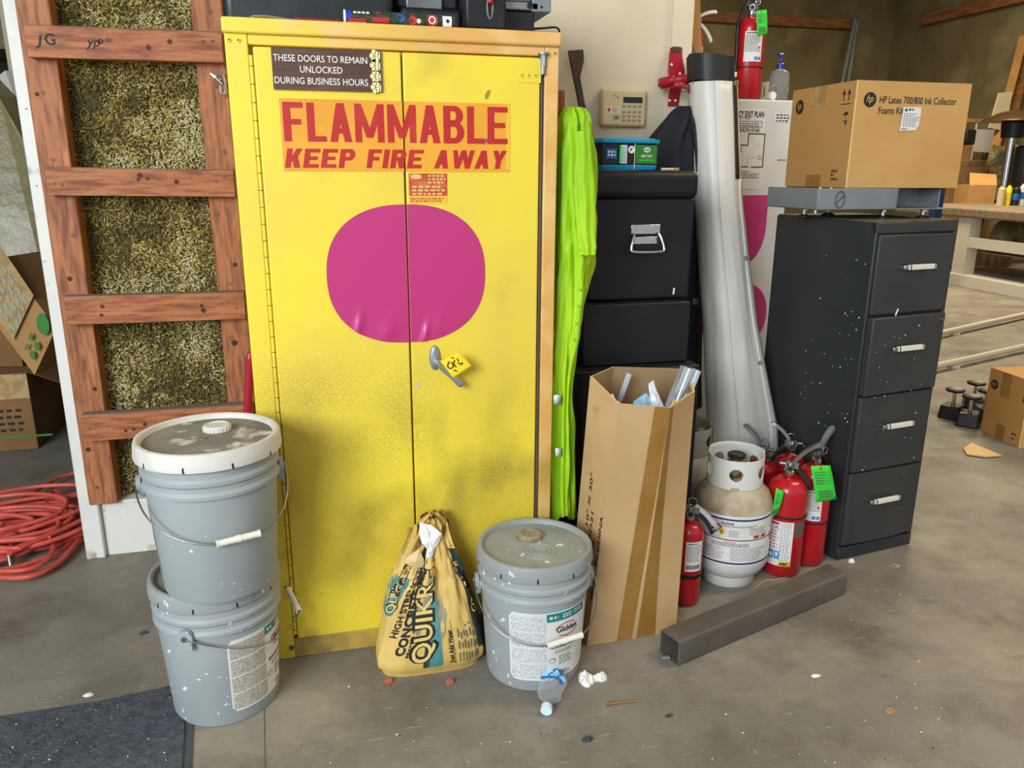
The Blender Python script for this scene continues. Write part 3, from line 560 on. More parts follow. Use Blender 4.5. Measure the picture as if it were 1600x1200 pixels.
# ================================================================== paint pails
def make_pail(x, y, z, label, lid_m, ear_a, bail, lid_white=False, art=None, lean=(0, 0), rim_r=.155):
    """ear_a: bearing of the bail axis; bail = (outward reach, drop, sideways shift, lift)"""
    t = thing('paint_pail', label, 'pail', (x, y, z), 0, 'paint pails'); t.rotation_euler = (lean[0], lean[1], 0)
    rad = lambda h: lerp(.1285, .1445, min(max(h, 0) / .26, 1))
    b = MB(); b.X = world_m(t)
    b.lathe([(.120, 0), (.1265, .002), (.1285, .008), (.1445, .258), (.1455, .259), (.1515, .262), (.1522, .270), (.1475, .278), (.1478, .288), (.1520, .294), (.1525, .302), (.1480, .309), (.1484, .322), (.1505, .326), (.151, .345)], 'pail_spattered' if art in ('front', 'lower') else 'pail_grey', n=72, capt=True); b.build('body', t, ang=25)
    b = MB(); b.X = world_m(t)
    k = rim_r / .155
    rim = [(.150 * k, .329), (.1555 * k, .330), (.1565 * k, .336), (.1540 * k, .362), (.1515 * k, .3685), (.1455 * k, .3700), (.1405 * k, .3675), (.1385 * k, .360), (.1375 * k, .357)]
    if lid_white:
        b.lathe(rim, 'lid_white', n=72, capb=False, capt=False); b.lathe([(.1375 * k, .3575), (.10, .3585), (.05, .3585), (.001, .358)], 'lid_dirty', n=72, capb=False, capt=False)
    else:
        b.lathe(rim + [(.125, .3575), (.1, .358), (.001, .358)], lid_m, n=72, capb=False, capt=False)
    if art != 'lower':
        lx, ly = (.015, .045) if lid_white else (0, .045)
        b.lathe([(.036, .358), (.037, .3605), (.034, .3605), (.0335, .3582)], lid_m if not lid_white else 'lid_dirty', c=(lx, ly, 0), n=36, capb=False, capt=False)
        if not lid_white:
            for q in (.018, .030, .042): b.lathe([(q - .003, .3580), (q - .001, .3602), (q + .001, .3602), (q + .003, .3580)], lid_m, c=(.004, -.035, 0), n=36, capb=False, capt=False)
        else: b.lathe([(.008, .358), (.009, .361), (.003, .360)], 'lid_dirty', c=(-.01, -.01, 0), n=20, capb=False)
    # slots in the skirt
    for i in range(10):
        a = 2 * PI * i / 10 + .1; c, s_ = math.cos(a), math.sin(a); r0 = .1572 * k
        q = [(r0 * c - s_ * e * .0022, r0 * s_ + c * e * .0022, zz) for zz in (.331, .346) for e in (-1, 1)]
        b.add([q[0], q[1], (q[3][0] * .988, q[3][1] * .988, q[3][2]), (q[2][0] * .988, q[2][1] * .988, q[2][2])], [(0, 1, 2, 3)], 'ink', False)
    b.build('lid', t, ang=30)
    if art != 'lower':
        b = MB(); b.X = world_m(t); cm = 'lid_white' if lid_white else 'cap_tan'
        b.lathe([(.029, .3575), (.0315, .359), (.0315, .3695), (.029, .3725), (.024, .3735), (.022, .3715), (.001, .3712)], cm, c=(lx, ly, 0), n=40, capb=False, capt=False)
        for i in range(22): a = 2 * PI * i / 22; b.box(lx + .0316 * math.cos(a) - .0009, lx + .0316 * math.cos(a) + .0009, ly + .0316 * math.sin(a) - .0009, ly + .0316 * math.sin(a) + .0009, .359, .3695, cm)
        b.build('screw_cap', t)
    e = Vector((math.cos(ear_a), math.sin(ear_a), 0)); o = Vector((e.y, -e.x, 0))
    if o.y > 0: o = -o
    b = MB(); b.X = world_m(t)
    for sg in (-1, 1):
        b = MB(); b.X = world_m(t)
        p = e * sg * .150 + Vector((0, 0, .268)); b.cyl(p, p + e * sg * .010, .020, 'pail_grey', n=24); b.hexa([p + e * sg * d + o * (w_ * .016) + Vector((0, 0, zz)) for zz in (-.032, 0) for d, w_ in ((-.004, -1), (.008, -1), (.008, 1), (-.004, 1))], 'pail_grey')
        b.cyl(p + e * sg * .010, p + e * sg * .016, .006, 'steel', n=14); b.build('bail_ear', t)
    out, drop, side, n = bail[0], bail[1], bail[2], 40
    pts = []
    for i in range(n + 1):
        a = PI * i / n; ca, sa = math.cos(a), math.sin(a)
        rr_ = .163 * (abs(ca) ** .85) * (1 if ca > 0 else -1)
        pts.append(e * (-rr_ + side * sa) + o * (out * sa ** .8) + Vector((0, 0, .268 - drop * sa ** (.9) + bail[3] * ca * sa)))
    b = MB(); b.X = world_m(t); b.tube(pts, .0021, 'steel', n=8); wire = b.build('bail', t)
    g0, g1 = (.43, .63) if len(bail) < 5 else bail[4:6]
    b = MB(); b.X = world_m(t); seg = pts[int(g0 * n):int(g1 * n) + 1]; a_, z_ = seg[0], seg[-1]
    d = (z_ - a_); L_ = d.length; d = d.normalized()
    for s0, s1 in ((0, .46), (.54, 1)): b.cyl(a_ + d * L_ * s0, a_ + d * L_ * s1, .0078, 'grip_white', n=18)
    b.cyl(a_ + d * L_ * .44, a_ + d * L_ * .56, .0088, 'grip_white', n=18); b.cyl(a_ - d * .002, a_ + d * .002, .0088, 'grip_white', n=18); b.cyl(z_ - d * .002, z_ + d * .002, .0088, 'grip_white', n=18)
    b.cyl(a_ - d * .0026, a_ - d * .002, .004, 'ink', n=12); b.build('grip', wire)
    # wrap-round paper label
    if art in ('front', 'lower'):
        W_ = world_m(t); a0 = bail[6]
        mpl = cylmap((0, 0, 0), lambda h: rad(h) + .0006, a0); mpt = cylmap((0, 0, 0), lambda h: rad(h) + .0011, a0)
        b = MB(); b.X = W_; z0, z1 = .036, .240; wd = .238; c_ = .014
        split = .100
        pm = 'label_print' if art == 'front' else 'label_print_warm'
        # rounded sheet: strips with trimmed corners
        for i in range(24):
            u0 = wd * i / 24; u1 = wd * (i + 1) / 24
            def yy(u, top):
                k = max(0, c_ - min(u, wd - u)); q = c_ - math.sqrt(max(0, c_ * c_ - k * k)); return (z1 - q) if top else (z0 + q)
            for v0, v1 in ((0, .5), (.5, 1)):
                b.add([mpl(u0, lerp(yy(u0, 0), yy(u0, 1), v0)), mpl(u1, lerp(yy(u1, 0), yy(u1, 1), v0)), mpl(u1, lerp(yy(u1, 0), yy(u1, 1), v1)), mpl(u0, lerp(yy(u0, 0), yy(u0, 1), v1))], [(0, 1, 2, 3)], 'label_white')
        lb = b.build('paper_label', t)
        b = MB(); b.X = W_
        for k in range(4): b.rect(mpt, .005, z0 + .006 + k * .048, split - .002, z0 + .050 + k * .048, pm, 12)
        b.rect(mpt, split, z1 - .028, wd - .012, z1 - .004, 'teal_print', 14)
        mq = cylmap((0, 0, 0), lambda h: rad(h) + .0017, a0)
        b.fine(mq, split + .008, z1 - .022, split + .040, z1 - .012, 1, 'label_white', 2, .8); b.fine(mq, split + .046, z1 - .023, split + .078, z1 - .009, 2, 'label_white', 4, .7); b.fine(mq, split + .084, z1 - .020, wd - .018, z1 - .008, 2, 'label_white', 6, .6)
        xm = split + .060
        for sg in (1, -1):
            arc = [(xm + .037 * math.cos(a), z1 - .057 + .0190 * math.sin(a)) for a in [(.25 + .8 * i / 9) * PI if sg > 0 else (1.25 + .65 * i / 9) * PI for i in range(10)]]
            for (p, q) in zip(arc, arc[1:]): b.add([mq(*p), mq(*q), mq(q[0], q[1] - .003), mq(p[0], p[1] - .003)], [(0, 1, 2, 3)], 'red_print', False)
        b.text(mq, 'Glidden', xm, z1 - .064, .0170, 'ink', w=.066, al='c', bold=.02); b.text(mq, 'essentials', xm, z1 - .110, .0165, 'ink', w=.100, al='c')
        b.disc(mq, split + .014, z0 + .057, .0095, .0072, 'ink_soft', n=24); b.disc(cylmap((0, 0, 0), lambda h: rad(h) + .0021, a0), split + .014, z0 + .057, .0078, .0055, 'label_white', n=24)
        b.fine(mq, split + .022, z1 - .128, split + .088, z1 - .117, 2, 'ink_pale', 11, .6); b.fine(mq, split + .034, z0 + .040, split + .078, z0 + .070, 4, 'ink_soft', 12, .4); b.fine(mq, split + .036, z0 + .008, split + .070, z0 + .022, 2, 'ink_soft', 15, .55)
        b.build('label_print', lb, ang=0)
    if art == 'faded':
        b = MB(); b.X = world_m(t); mpl = cylmap((0, 0, 0), lambda h: rad(h) + .0006, PI * .98); b.rect(mpl, 0, .05, .058, .215, 'green_faded', 8, 4); mq = cylmap((0, 0, 0), lambda h: rad(h) + .001, PI * .98)
        b.fine(mq, .006, .175, .05, .205, 1, 'pail_grey', 9, .8); b.disc(mq, .03, .13, .017, .017, 'pail_grey'); b.fine(mq, .008, .06, .05, .105, 5, 'pail_grey', 4); b.build('faded_label', t, ang=0)
    return t
VA = YAW
def bearing(px, py, z, cxy): p = oz(px, py, z); return math.atan2(p.y - cxy[1], p.x - cxy[0])
make_pail(.524, 1.833, 0, 'grey paint pail with white printed label standing right of the cement bag', 'pail_lid', -.12, (.158, .112, .012, .004, .52, .68, -2.31), art='front', rim_r=.1545)
make_pail(-.288, 1.888, 0, 'lower grey pail of the stack, paint-spattered with a label facing right', 'pail_lid', -1.95 + PI, (.168, .080, .055, -.0, .60, .80, -1.36), art='lower')
make_pail(-.262, 1.823, .3725, 'upper grey pail of the stack with dirty white-rimmed lid', 'pail_lid', .16, (.155, .108, .012, .006, .49, .63), lid_white=True, art='faded', rim_r=.160)
mat('blue_pale', '#8cc4e8', .4); mat('cap_white', '#cfe3f2', .4)
# ================================================================== torn cement bag
sil = [(1057, 593, 760), (1040, 591, 762), (1000, 596, 755), (960, 601, 745), (920, 607, 734), (895, 618, 726), (870, 627, 715), (845, 638, 706), (825, 649, 701), (812, 657, 699), (800, 668, 686)]
BT = []
for i, (py, xl, xr) in enumerate(sil):
    k = (1057 - py) / 257; py = 1057 - (1057 - py) * .985; Y = lerp(1.845, 1.955, k); l = oy(xl, py, Y); r_ = oy(xr, py, Y)
    BT.append((k, (l.x + r_.x) / 2, (r_.x - l.x) / 2, max(0, l.z - .004) if i else 0.0, Y))
def bag_pt(a, t, lift=0.0):   # a: angle about the bag, t: height 0..1
    cx_, hw, z, _ = table(BT, t)
    hd = table([(0, .070), (.06, .082), (.3, .080), (.6, .055), (.85, .035), (1, .018)], t)[0]
    yc = lerp(1.915, 1.958, t)
    pw = lerp(3.4, 2.2, min(1, t * 1.6)); c, s_ = math.cos(a), math.sin(a)
    x = math.copysign(abs(c) ** (2 / pw), c); y = math.copysign(abs(s_) ** (2 / pw), s_)
    f = 1.0 if t > .03 else .93
    amp = .004 + .018 * max(0, t - .22)
    fold = fbm(c * 2.2 + 5, s_ * 2.2, t * (2.0 if t < .6 else 3.2)) * amp * 1.5 + (abs(fbm(c * 3.5 - 2, s_ * 3.5, t * 2.6 + 7)) - .2) * .030 * max(0, min(1, (t - .25) * 2.2))
    cre = -.018 * math.exp(-((x - (.16 + .10 * (1 - t))) / .10) ** 2) * max(0, min(1, (t - .33) * 4)) * (1 if y < 0 else 0)   # deep crease running down the front
    cre += .010 * math.exp(-((x - .42) / .14) ** 2) * max(0, min(1, (t - .30) * 4)) * max(0, min(1, (1 - t) * 3)) * (1 if y < 0 else 0)
    n = Vector((x * .6, y, 0)); n = n.normalized() if n.length else n
    p = Vector((cx_ + hw * f * x, yc + hd * f * y, z)) + n * (fold * (0 if t < .02 else 1) - cre * -1 + lift)
    lim = cx_ + hw * 1.0; p.x = max(min(p.x, cx_ + hw * (1.02 - .04 * t)), cx_ - hw * (1.02 - .04 * t))
    return Vector((p.x, min(p.y, 2.001), max(p.z, 0.0)))
t = thing('cement_bag', 'torn yellow paper cement bag slumped against the yellow cabinet door', 'bag', (.24, 1.91, 0))
b = MB(); NA, NT = 120, 60
b.grid(lambda u, v: bag_pt(2 * PI * u, v), NA, NT, 'kraft_yellow', cu=True); b.add([bag_pt(2 * PI * i / NA, 0) for i in range(NA)], [tuple(range(NA - 1, -1, -1))], 'kraft_yellow', False); b.build('sack', t, ang=0)
def bf(x, tt, lift=.0016):   # x in -1..1 across the front face
    pw = lerp(3.4, 2.2, min(1, tt * 1.6)); c = math.copysign(abs(x) ** (pw / 2), x); return bag_pt(-math.acos(max(-1, min(1, c))), tt, lift)
def strip(xa0, xa1, ta, xb0, xb1, tb, m, lift=.0012, n=26):
    vs = []; nn = 8
    for i in range(n + 1):
        k = i / n; q = lerp(ta, tb, k)
        for j in range(nn + 1): vs.append(bf(lerp(lerp(xa0, xa1, j / nn), lerp(xb0, xb1, j / nn), k), q, lift))
    w_ = nn + 1
    b.add(vs, [(i * w_ + j, i * w_ + j + 1, (i + 1) * w_ + j + 1, (i + 1) * w_ + j) for i in range(n) for j in range(nn)], m)
def vtext(s, x, t0, length, h, m, bold=0, lift=.0024, slope=0.0, shear=0.0):   # upright run: reads upward, letter tops to the left
    vs, fs, wd = text_geo(s, bold, shear); k = length / wd
    P_ = [bf(x - p[1] * h + slope * p[0] * k, t0 + p[0] * k, lift) for p in vs]
    b.add(P_, fs, m, False)
b = MB()
strip(-.21, .155, .045, -.02, .12, .52, 'bag_teal'); strip(-.21, -.125, .046, -.10, -.04, .52, 'bag_dark', .0016); strip(-.115, -.095, .046, -.03, -.02, .52, 'bag_dark', .0016)
strip(-1.0, -.86, .38, -1.0, -.55, .62, 'bag_teal', .0014); strip(.86, 1.0, .10, .70, 1.0, .78, 'bag_dark', .0014); strip(.97, 1.0, .02, .86, 1.0, .5, 'bag_dark', .0016)
b.build('printed_band', t, ang=0)
b = MB()
vtext('HIGH STRENGTH', -.74, .250, .46, .120, 'ink', .03, slope=1.0); vtext('CONCRETE MIX', -.58, .135, .60, .16, 'ink', .045, slope=.72); vtext('Mezcla de concreto', -.49, .125, .42, .055, 'ink', .01, slope=.62)
vtext('QUIKRETE', -.06, .075, .80, .40, 'ink', .075, .0028, .22); vtext('QUIKRETE', -.078, .082, .79, .357, 'kraft_letter', .012, .0042, .22)
vtext('Just Add Water', .36, .05, .225, .085, 'ink', .03, slope=-.05)
b.fine(lambda x, y: bf(.86 - y, x, .0024), .055, 0, .32, .42, 7, 'ink_soft', 5, .4)
strip(.385, .392, .05, .345, .352, .34, 'ink', .002)
vtext('QUIKRETE', -.82, .40, .34, .15, 'ink', .08, .0026, .55); vtext('QUIKRETE', -.825, .403, .335, .13, 'kraft_letter', .02, .0036, .55)
vtext('QUIKRETE', .93, .34, .36, .10, 'ink', .08, .003, -.36); vtext('QUIKRETE', .928, .345, .35, .085, 'kraft_letter', .02, .004, -.36)
b.build('bag_print', t, ang=0)
# dark smears where wet mix dried on the front
mat('dried_mix', '#8c8372', .95, var=('#b0a27f', 12, .4, .7)); b = MB()
def blob(x, tt, rx_, rt_, sl, m, seed):
    rr_ = random.Random(seed); n = 22; ring = []
    for i in range(n):
        a = 2 * PI * i / n; q = 1 + rr_.uniform(-.22, .22); ring.append((x + rx_ * q * math.cos(a) + sl * rt_ * math.sin(a), tt + rt_ * q * math.sin(a)))
    b.add([bf(x, tt, .0022)] + [bf(p[0], p[1], .0020) for p in ring], [(0, 1 + i, 1 + (i + 1) % n) for i in range(n)], m)
blob(-.22, .40, .14, .12, 1.2, 'dried_mix', 1); blob(.20, .36, .09, .12, .2, 'dried_mix', 2); blob(.02, .58, .12, .09, .6, 'dried_mix', 5); blob(-.30, .62, .10, .05, .8, 'kraft_brown', 7); b.build('dried_smear', t, ang=0)
# crumpled mouth: ragged brown plies round a white torn inner ply
b = MB(); mouth = BT[-2]
def ragged(u, v, seed=0.0, rx_=.040, ry_=.026, h=.055, cx_=.012, cz=0.0):
    a = 2 * PI * u; p = bag_pt(a, .80); n = fbm(math.cos(a) * 2.1 + seed, math.sin(a) * 2.1, v * 2.2 + seed)
    fl_ = 1 + .10 * v + .30 * n; e = Vector((table(BT, .80)[0] + cx_ * v + (rx_ * math.cos(a)) * fl_, 1.957 + ry_ * math.sin(a) * fl_, p.z + h * v * (1.0 + .55 * math.sin(a + .6) * v + .5 * fbm(a * 1.2, seed, 4))))
    k = min(1, v * 3); q = p.lerp(e, k); return Vector((q.x, min(q.y, 2.002), q.z))
b.grid(lambda u, v: ragged(u, v, 1.3), 56, 14, 'kraft_brown', cu=True); b.build('torn_mouth', t, ang=0)
b = MB()
for i in range(9):   # creased flaps
    a = 2 * PI * i / 12 + R.uniform(-.2, .2); p = bag_pt(a, R.uniform(.80, .92), .003); d = Vector((R.uniform(-.014, .014), -abs(R.uniform(0, .006)), R.uniform(.02, .04)))
    e = Vector((math.cos(a + 1.4), math.sin(a + 1.4), 0)) * R.uniform(.010, .020)
    q = [p - e, p + e * .3 + Vector((0, 0, -.008)), p + e, p + d + e * .6, p + d * 1.2, p + d - e * .7]; q = [Vector((v.x, min(v.y, 2.002), v.z)) for v in q]
    b.add(q + [sum(q, Vector()) / 6 + Vector((0, -.006, 0))], [(j, (j + 1) % 6, 6) for j in range(6)], R.choice(['kraft_brown', 'kraft_yellow', 'kraft_brown']), False)
b.build('torn_flap', t, ang=0)
b = MB(); A = [oy(*q, 1.906) for q in ((656, 815), (664, 819), (674, 820), (684, 828), (690, 834), (686, 846), (679, 857), (676, 868), (670, 872), (665, 870), (668, 858), (660, 850), (655, 834))]; ctr = sum(A, Vector()) / len(A); n_ = len(A)
B_ = [p.lerp(ctr, .42) + Vector((.002 * math.sin(i * 2.3), -.006 - .004 * math.sin(i * 1.9), 0)) for i, p in enumerate(A)]
b.add(A + B_ + [ctr + Vector((0, -.004, 0))], [(i, (i + 1) % n_, n_ + (i + 1) % n_, n_ + i) for i in range(n_)] + [(n_ + i, n_ + (i + 1) % n_, 2 * n_) for i in range(n_)], 'paper_white', False); tb_ = b.build('inner_ply', t, ang=0, solid=.002); tb_['label'] = 'torn white inner paper'
b = MB(); A = [oy(*q, 1.902) for q in ((634, 872), (648, 862), (655, 858), (662, 874), (663, 885), (650, 888), (632, 880))]; ctr = sum(A, Vector()) / len(A) + Vector((0, -.010, 0))
mat('ply_pale', '#d9bf86', .8); b.add(A + [ctr], [(i, (i + 1) % len(A), len(A)) for i in range(len(A))], 'ply_pale', False); b.build('inner_ply', t, ang=0, solid=.002)

# ================================================================== small litter in front
for (px, py, lb, s_) in ((607, 1067, 'brick-red chip under the left bottom corner of the cement bag', 1), (703, 1068, 'brick-red chip under the middle of the cement bag bottom', .9)):
    p = oz(px, py); b = MB(); b.X = Matrix.Translation(p) @ Matrix.Rotation(.3 * s_, 4, 'Z'); b.hexa([(-.011 * s_, -.007, 0), (.011 * s_, -.006, 0), (.010 * s_, .008, 0), (-.010 * s_, .006, 0), (-.010 * s_, -.006, .010), (.009 * s_, -.006, .012 * s_), (.008 * s_, .006, .011), (-.009 * s_, .006, .010)], 'brick_red'); tag(b.build('brick_chip', at=p, bevel=.0015), lb, 'brick chip')
# crushed water bottle
t = thing('water_bottle', 'crushed clear plastic water bottle lying before the labelled pail', 'bottle', (.525, 1.68, 0))
pts = [Vector((.5015, 1.621, .017)), Vector((.510, 1.640, .019)), Vector((.519, 1.655, .026)), Vector((.531, 1.678, .032)), Vector((.540, 1.700, .036)), Vector((.541, 1.72, .042)), Vector((.537, 1.728, .056)), Vector((.533, 1.729, .066))]
def bot(u, v):
    k = v * (len(pts) - 1); i = min(int(k), len(pts) - 2); c = pts[i].lerp(pts[i + 1], k - i); d = (pts[min(i + 1, 7)] - pts[max(i - 1, 0)]).normalized()
    q = d.cross(Vector((0, 0, 1))).normalized(); n = q.cross(d)
    r_ = table([(0, .010, .010), (.12, .012, .012), (.25, .030, .022), (.5, .034, .026), (.75, .033, .022), (1, .026, .006)], v); a = 2 * PI * u
    f = 1 + .24 * fbm(math.cos(a) * 2.5, math.sin(a) * 2.5, v * 5) * (1 if v > .15 else 0); p = c + q * r_[0] * math.cos(a) * f + n * r_[1] * math.sin(a) * f; return Vector((p.x, p.y, max(.001, p.z)))
b = MB(); b.grid(bot, 28, 34, 'clear_film', cu=True, smooth=False); b.build('bottle_body', t, ang=0)
b = MB(); 
for j in range(6):
    for i in range(12):
        q = lambda u, v: bot(u, v) + Vector((0, -.0015, .0025))
        u0, u1 = .08 + i * .028, .08 + (i + 1) * .028; v0, v1 = .42 + j * .045 + .012 * i / 3, .42 + (j + 1) * .045 + .012 * i / 3
        b.add([q(u0, v0), q(u1, v0), q(u1, v1), q(u0, v1)], [(0, 1, 2, 3)], 'label_blue' if j in (0, 4, 5) or (i + j) % 4 == 0 else 'blue_pale', False)
b.build('bottle_label', t, ang=0)
b = MB(); d = (pts[0] - pts[1]).normalized(); p = pts[0] + d * .004; b.cyl(p - d * .006, p + d * .009, .0145, 'cap_white', n=24); b.build('bottle_cap', t, bevel=.001)
def scrap(name, px, py, rx_, ry_, h, m, label, cat, seed, nlobe=7, smooth=False):
    p = oz(px, py); r_ = random.Random(seed); b = MB()
    def f(u, v):
        a = 2 * PI * u; q = (1 + .45 * fbm(math.cos(a) * 1.6 + seed, math.sin(a) * 1.6, v * 2)) * math.sin(PI * (0.08 + .92 * v) / 1.0 * .5 + .0) if v < 1 else 1
        k = math.cos(v * PI / 2); return p + Vector((rx_ * math.cos(a) * k * (1 + .4 * fbm(math.cos(a) * 1.5 + seed, math.sin(a) * 1.5, 1)), ry_ * math.sin(a) * k * (1 + .4 * fbm(math.cos(a) * 1.5, math.sin(a) * 1.5 + seed, 2)), max(0, h * v * (1 + .8 * fbm(math.cos(a) * 2 * k + seed, math.sin(a) * 2 * k, 5)))))
    b.grid(f, 16, 6, m, cu=True, smooth=smooth); return tag(b.build(name, at=p, ang=0), label, cat)
scrap('crumpled_paper', 915, 1063, .022, .026, .026, 'paper_white', 'crumpled white paper scrap right of the labelled pail foot', 'paper scrap', 3)
scrap('crumpled_paper', 937, 1060, .024, .016, .018, 'label_white', 'flatter white paper scrap touching the crumpled one beside the pail', 'paper scrap', 9)
scrap('lint_clump', 917, 1156, .014, .010, .010, 'lint', 'dark grey lint clump on the floor near the bottom edge middle', 'lint', 4)
scrap('dry_leaf', 1391, 1111, .014, .010, .010, 'leaf_tan', 'curled tan dry leaf on the open floor at lower right', 'leaf', 6)
scrap('dry_leaf', 66, 1163, .016, .008, .006, 'leaf_tan', 'small reddish dry leaf lying on the dark floor mat', 'leaf', 8)
scrap('lint_clump', 26, 1143, .020, .014, .009, 'lint', 'fuzzy dark lint clump at the left on the floor mat', 'lint', 10)
scrap('lint_clump', 224, 990, .014, .007, .008, 'lint', 'grey lint roll on the floor left of the lower pail', 'lint', 11)
scrap('lint_clump', 1045, 1119, .012, .005, .006, 'lint', 'tiny dark lint strand on the floor below the steel tube', 'lint', 15)
scrap('foam_chip', 1330, 878, .013, .010, .013, 'paper_white', 'white foam chip on the floor before the filing cabinet', 'foam chip', 12)
scrap('plastic_scrap', 1397, 884, .024, .016, .006, 'clear_film', 'clear plastic scrap on the floor under the lowest file drawer', 'plastic scrap', 13)
scrap('paper_flake', 1275, 1056, .014, .008, .004, 'paper_white', 'bright white paper flake on the floor right of the steel tube', 'paper flake', 14)
scrap('paper_flake', 138, 1086, .014, .008, .006, 'label_white', 'pale curled paper flake on the edge of the dark mat', 'paper flake', 16)
p = oz(1532, 708); b = MB(); q = [oz(*s_) for s_ in ((1505, 703), (1517, 698), (1564, 714), (1540, 716), (1510, 712))]; b.prism([v + Vector((0, 0, .004 + .012 * (i in (1,)))) for i, v in enumerate(q)], (0, 0, .006), 'card_edge'); tag(b.build('cardboard_scrap', at=p), 'pale torn cardboard scrap on the floor right of the filing cabinet', 'cardboard scrap')
a_, z_ = oz(952, 1102), oz(993, 1097); a_.z = z_.z = .004; b = MB(); b.cyl(a_, z_, .0028, 'nail_brass', r1=.0022, n=10); b.cyl(a_ - (z_ - a_).normalized() * .003, a_, .0055, 'nail_brass', n=14); b.cyl(z_, z_ + (z_ - a_).normalized() * .006, .0022, 'nail_brass', r1=.0004, n=8); tag(b.build('brass_nail', at=a_), 'brass-coloured nail lying on the floor right of the water bottle', 'nail')
b = MB()
for i in range(330):   # scattered crumbs and paint flakes
    if i < 110: px, py = R.uniform(0, 290), R.uniform(1085, 1198)
    elif i < 160: px, py = R.uniform(0, 420), R.uniform(900, 1090)
    else: px, py = R.uniform(460, 1600), R.uniform(850, 1198)
    p = oz(px, py)
    if (p.x < .62 and p.y > 2.0) or (Vector((p.x + .28, p.y - 1.914, 0)).length < .14) or (Vector((p.x - .524, p.y - 1.833, 0)).length < .14) or (.69 < p.x < 1.0 and p.y > 1.86) or (.06 < p.x < .4 and p.y > 1.8) or (p.x > 1.68 and p.y > 2.1): continue
    z0 = .0075 if (p.x < -.42 + (1.9 - p.y) * .15 and p.y < 1.9) else 0
    s_ = R.choice([.001, .0013, .0016, .002, .0025, .004]) * (.7 if i < 110 else 1); a = R.uniform(0, PI); dx, dy = Vector((math.cos(a), math.sin(a))) * s_; k = R.uniform(.3, .9); h = .0025
    b.add([(p.x - dx, p.y - dy, z0), (p.x + dy * k, p.y - dx * k, z0), (p.x + dx, p.y + dy, z0), (p.x - dy * k, p.y + dx * k, z0), (p.x, p.y, z0 + h)], [(0, 1, 4), (1, 2, 4), (2, 3, 4), (3, 0, 4)], R.choice(['paper_white', 'label_white', 'pale_board', 'pale_board', 'lint']), False)
tag(b.build('floor_litter', ang=0), 'tiny pale crumbs and paint flakes scattered over the concrete floor', 'litter', kind='stuff')
# rough dark mat and the joint strip beside it
b = MB(); pol = [oz(-260, 1158), oz(0, 1123), oz(150, 1100), oz(272, 1074), oz(290, 1110), oz(283, 1230), oz(-300, 1500)]
b.prism(pol, (0, 0, .007), 'mat_rubber'); tag(b.build('floor_mat', at=oz(100, 1160)), 'rough dark blue-grey floor mat lying at the bottom left', 'mat')
b = MB(); b.prism([oz(292, 1116), oz(303, 1118), oz(298, 1240), oz(285, 1240)], (0, 0, .003), 'joint'); struct(b.build('trim_3'))
b = MB(); b.prism([oz(412.2, 1108), oz(414, 1108), oz(416, 1240), oz(414, 1240)], (0, 0, .0006), 'ink_soft'); struct(b.build('trim_4'))

# ================================================================== tall carton with rods
CT = [oy(922, 588, 1.99), oy(967, 631, 1.868), oy(1048, 637, 1.850), oy(1086, 611, 1.93), oy(1062, 576, 2.085), oy(957, 573, 2.085)]
CBm = [Vector((.693, 2.03, .0)), oz(917, 1009), oz(994, 997), oz(1056, 985), Vector((1.002, 2.10, 0)), Vector((.74, 2.10, 0))]
t = thing('tall_carton', 'tall open brown carton of stakes beside the labelled paint pail', 'carton', (.85, 1.97, 0))
b = MB(); cc = sum(CBm, Vector()) / 6
def ring(k, ins):
    out = []
    for p, q in zip(CBm, CT):
        v = p.lerp(q, k); c_ = Vector((cc.x + .02 * k, cc.y, v.z)); d = (v - c_); out.append(c_ + d * (1 - ins / d.length) if ins else v)
    return out
rings = [ring(0, 0), ring(.33, 0), ring(.66, 0), ring(1, 0)]; rin = [ring(1, .006), ring(.5, .006), ring(.02, .006)]
vs = [v for r_ in rings + rin for v in r_]; fs = []
for k in range(len(rings) + len(rin) - 1):
    for i in range(6): fs.append((k * 6 + i, k * 6 + (i + 1) % 6, (k + 1) * 6 + (i + 1) % 6, (k + 1) * 6 + i))

for i in range(6):
    j = (i + 1) % 6; b.grid(lambda u, v: CBm[i].lerp(CBm[j], u).lerp(CT[i].lerp(CT[j], u), v), 9, 25, 'cardboard_pale')
b.add(vs[:24], [], 'cardboard_pale', False); b.add(vs[18:24] + vs[24:], [(i, (i + 1) % 6, 6 + (i + 1) % 6, 6 + i) for i in range(6)], 'card_edge', False)
RIN = lambda k: [q.copy() for q in ring(k, .006)]
R1, R0 = RIN(1), RIN(.02)
for i in range(6):
    j = (i + 1) % 6; b.grid(lambda u, v: R1[i].lerp(R1[j], u).lerp(R0[i].lerp(R0[j], u), v), 9, 25, 'cardboard_in')
b.add(vs[:6], [(5, 4, 3, 2, 1, 0)], 'cardboard_pale', False); b.add([p + Vector((0, 0, .004)) for p in vs[:6]], [(0, 1, 2, 3, 4, 5)], 'cardboard_in', False)
b.build('carton_body', t, ang=20)
def face(i, j, lift=.0014):
    n = ((CBm[j] - CBm[i]).cross(CT[i] - CBm[i])).normalized()
    return lambda u, v: CBm[i].lerp(CBm[j], u).lerp(CT[i].lerp(CT[j], u), v) + n * lift
f01, f12, f23 = face(0, 1), face(1, 2), face(2, 3)
b = MB(); b.add([f12(lerp(.60, .69, k / 8) + d, k / 8) for k in range(9) for d in (0, .30)], [(2 * k, 2 * k + 1, 2 * k + 3, 2 * k + 2) for k in range(8)], 'tape_brown'); 
tp_ = b.build('tape_strip', t, ang=0)
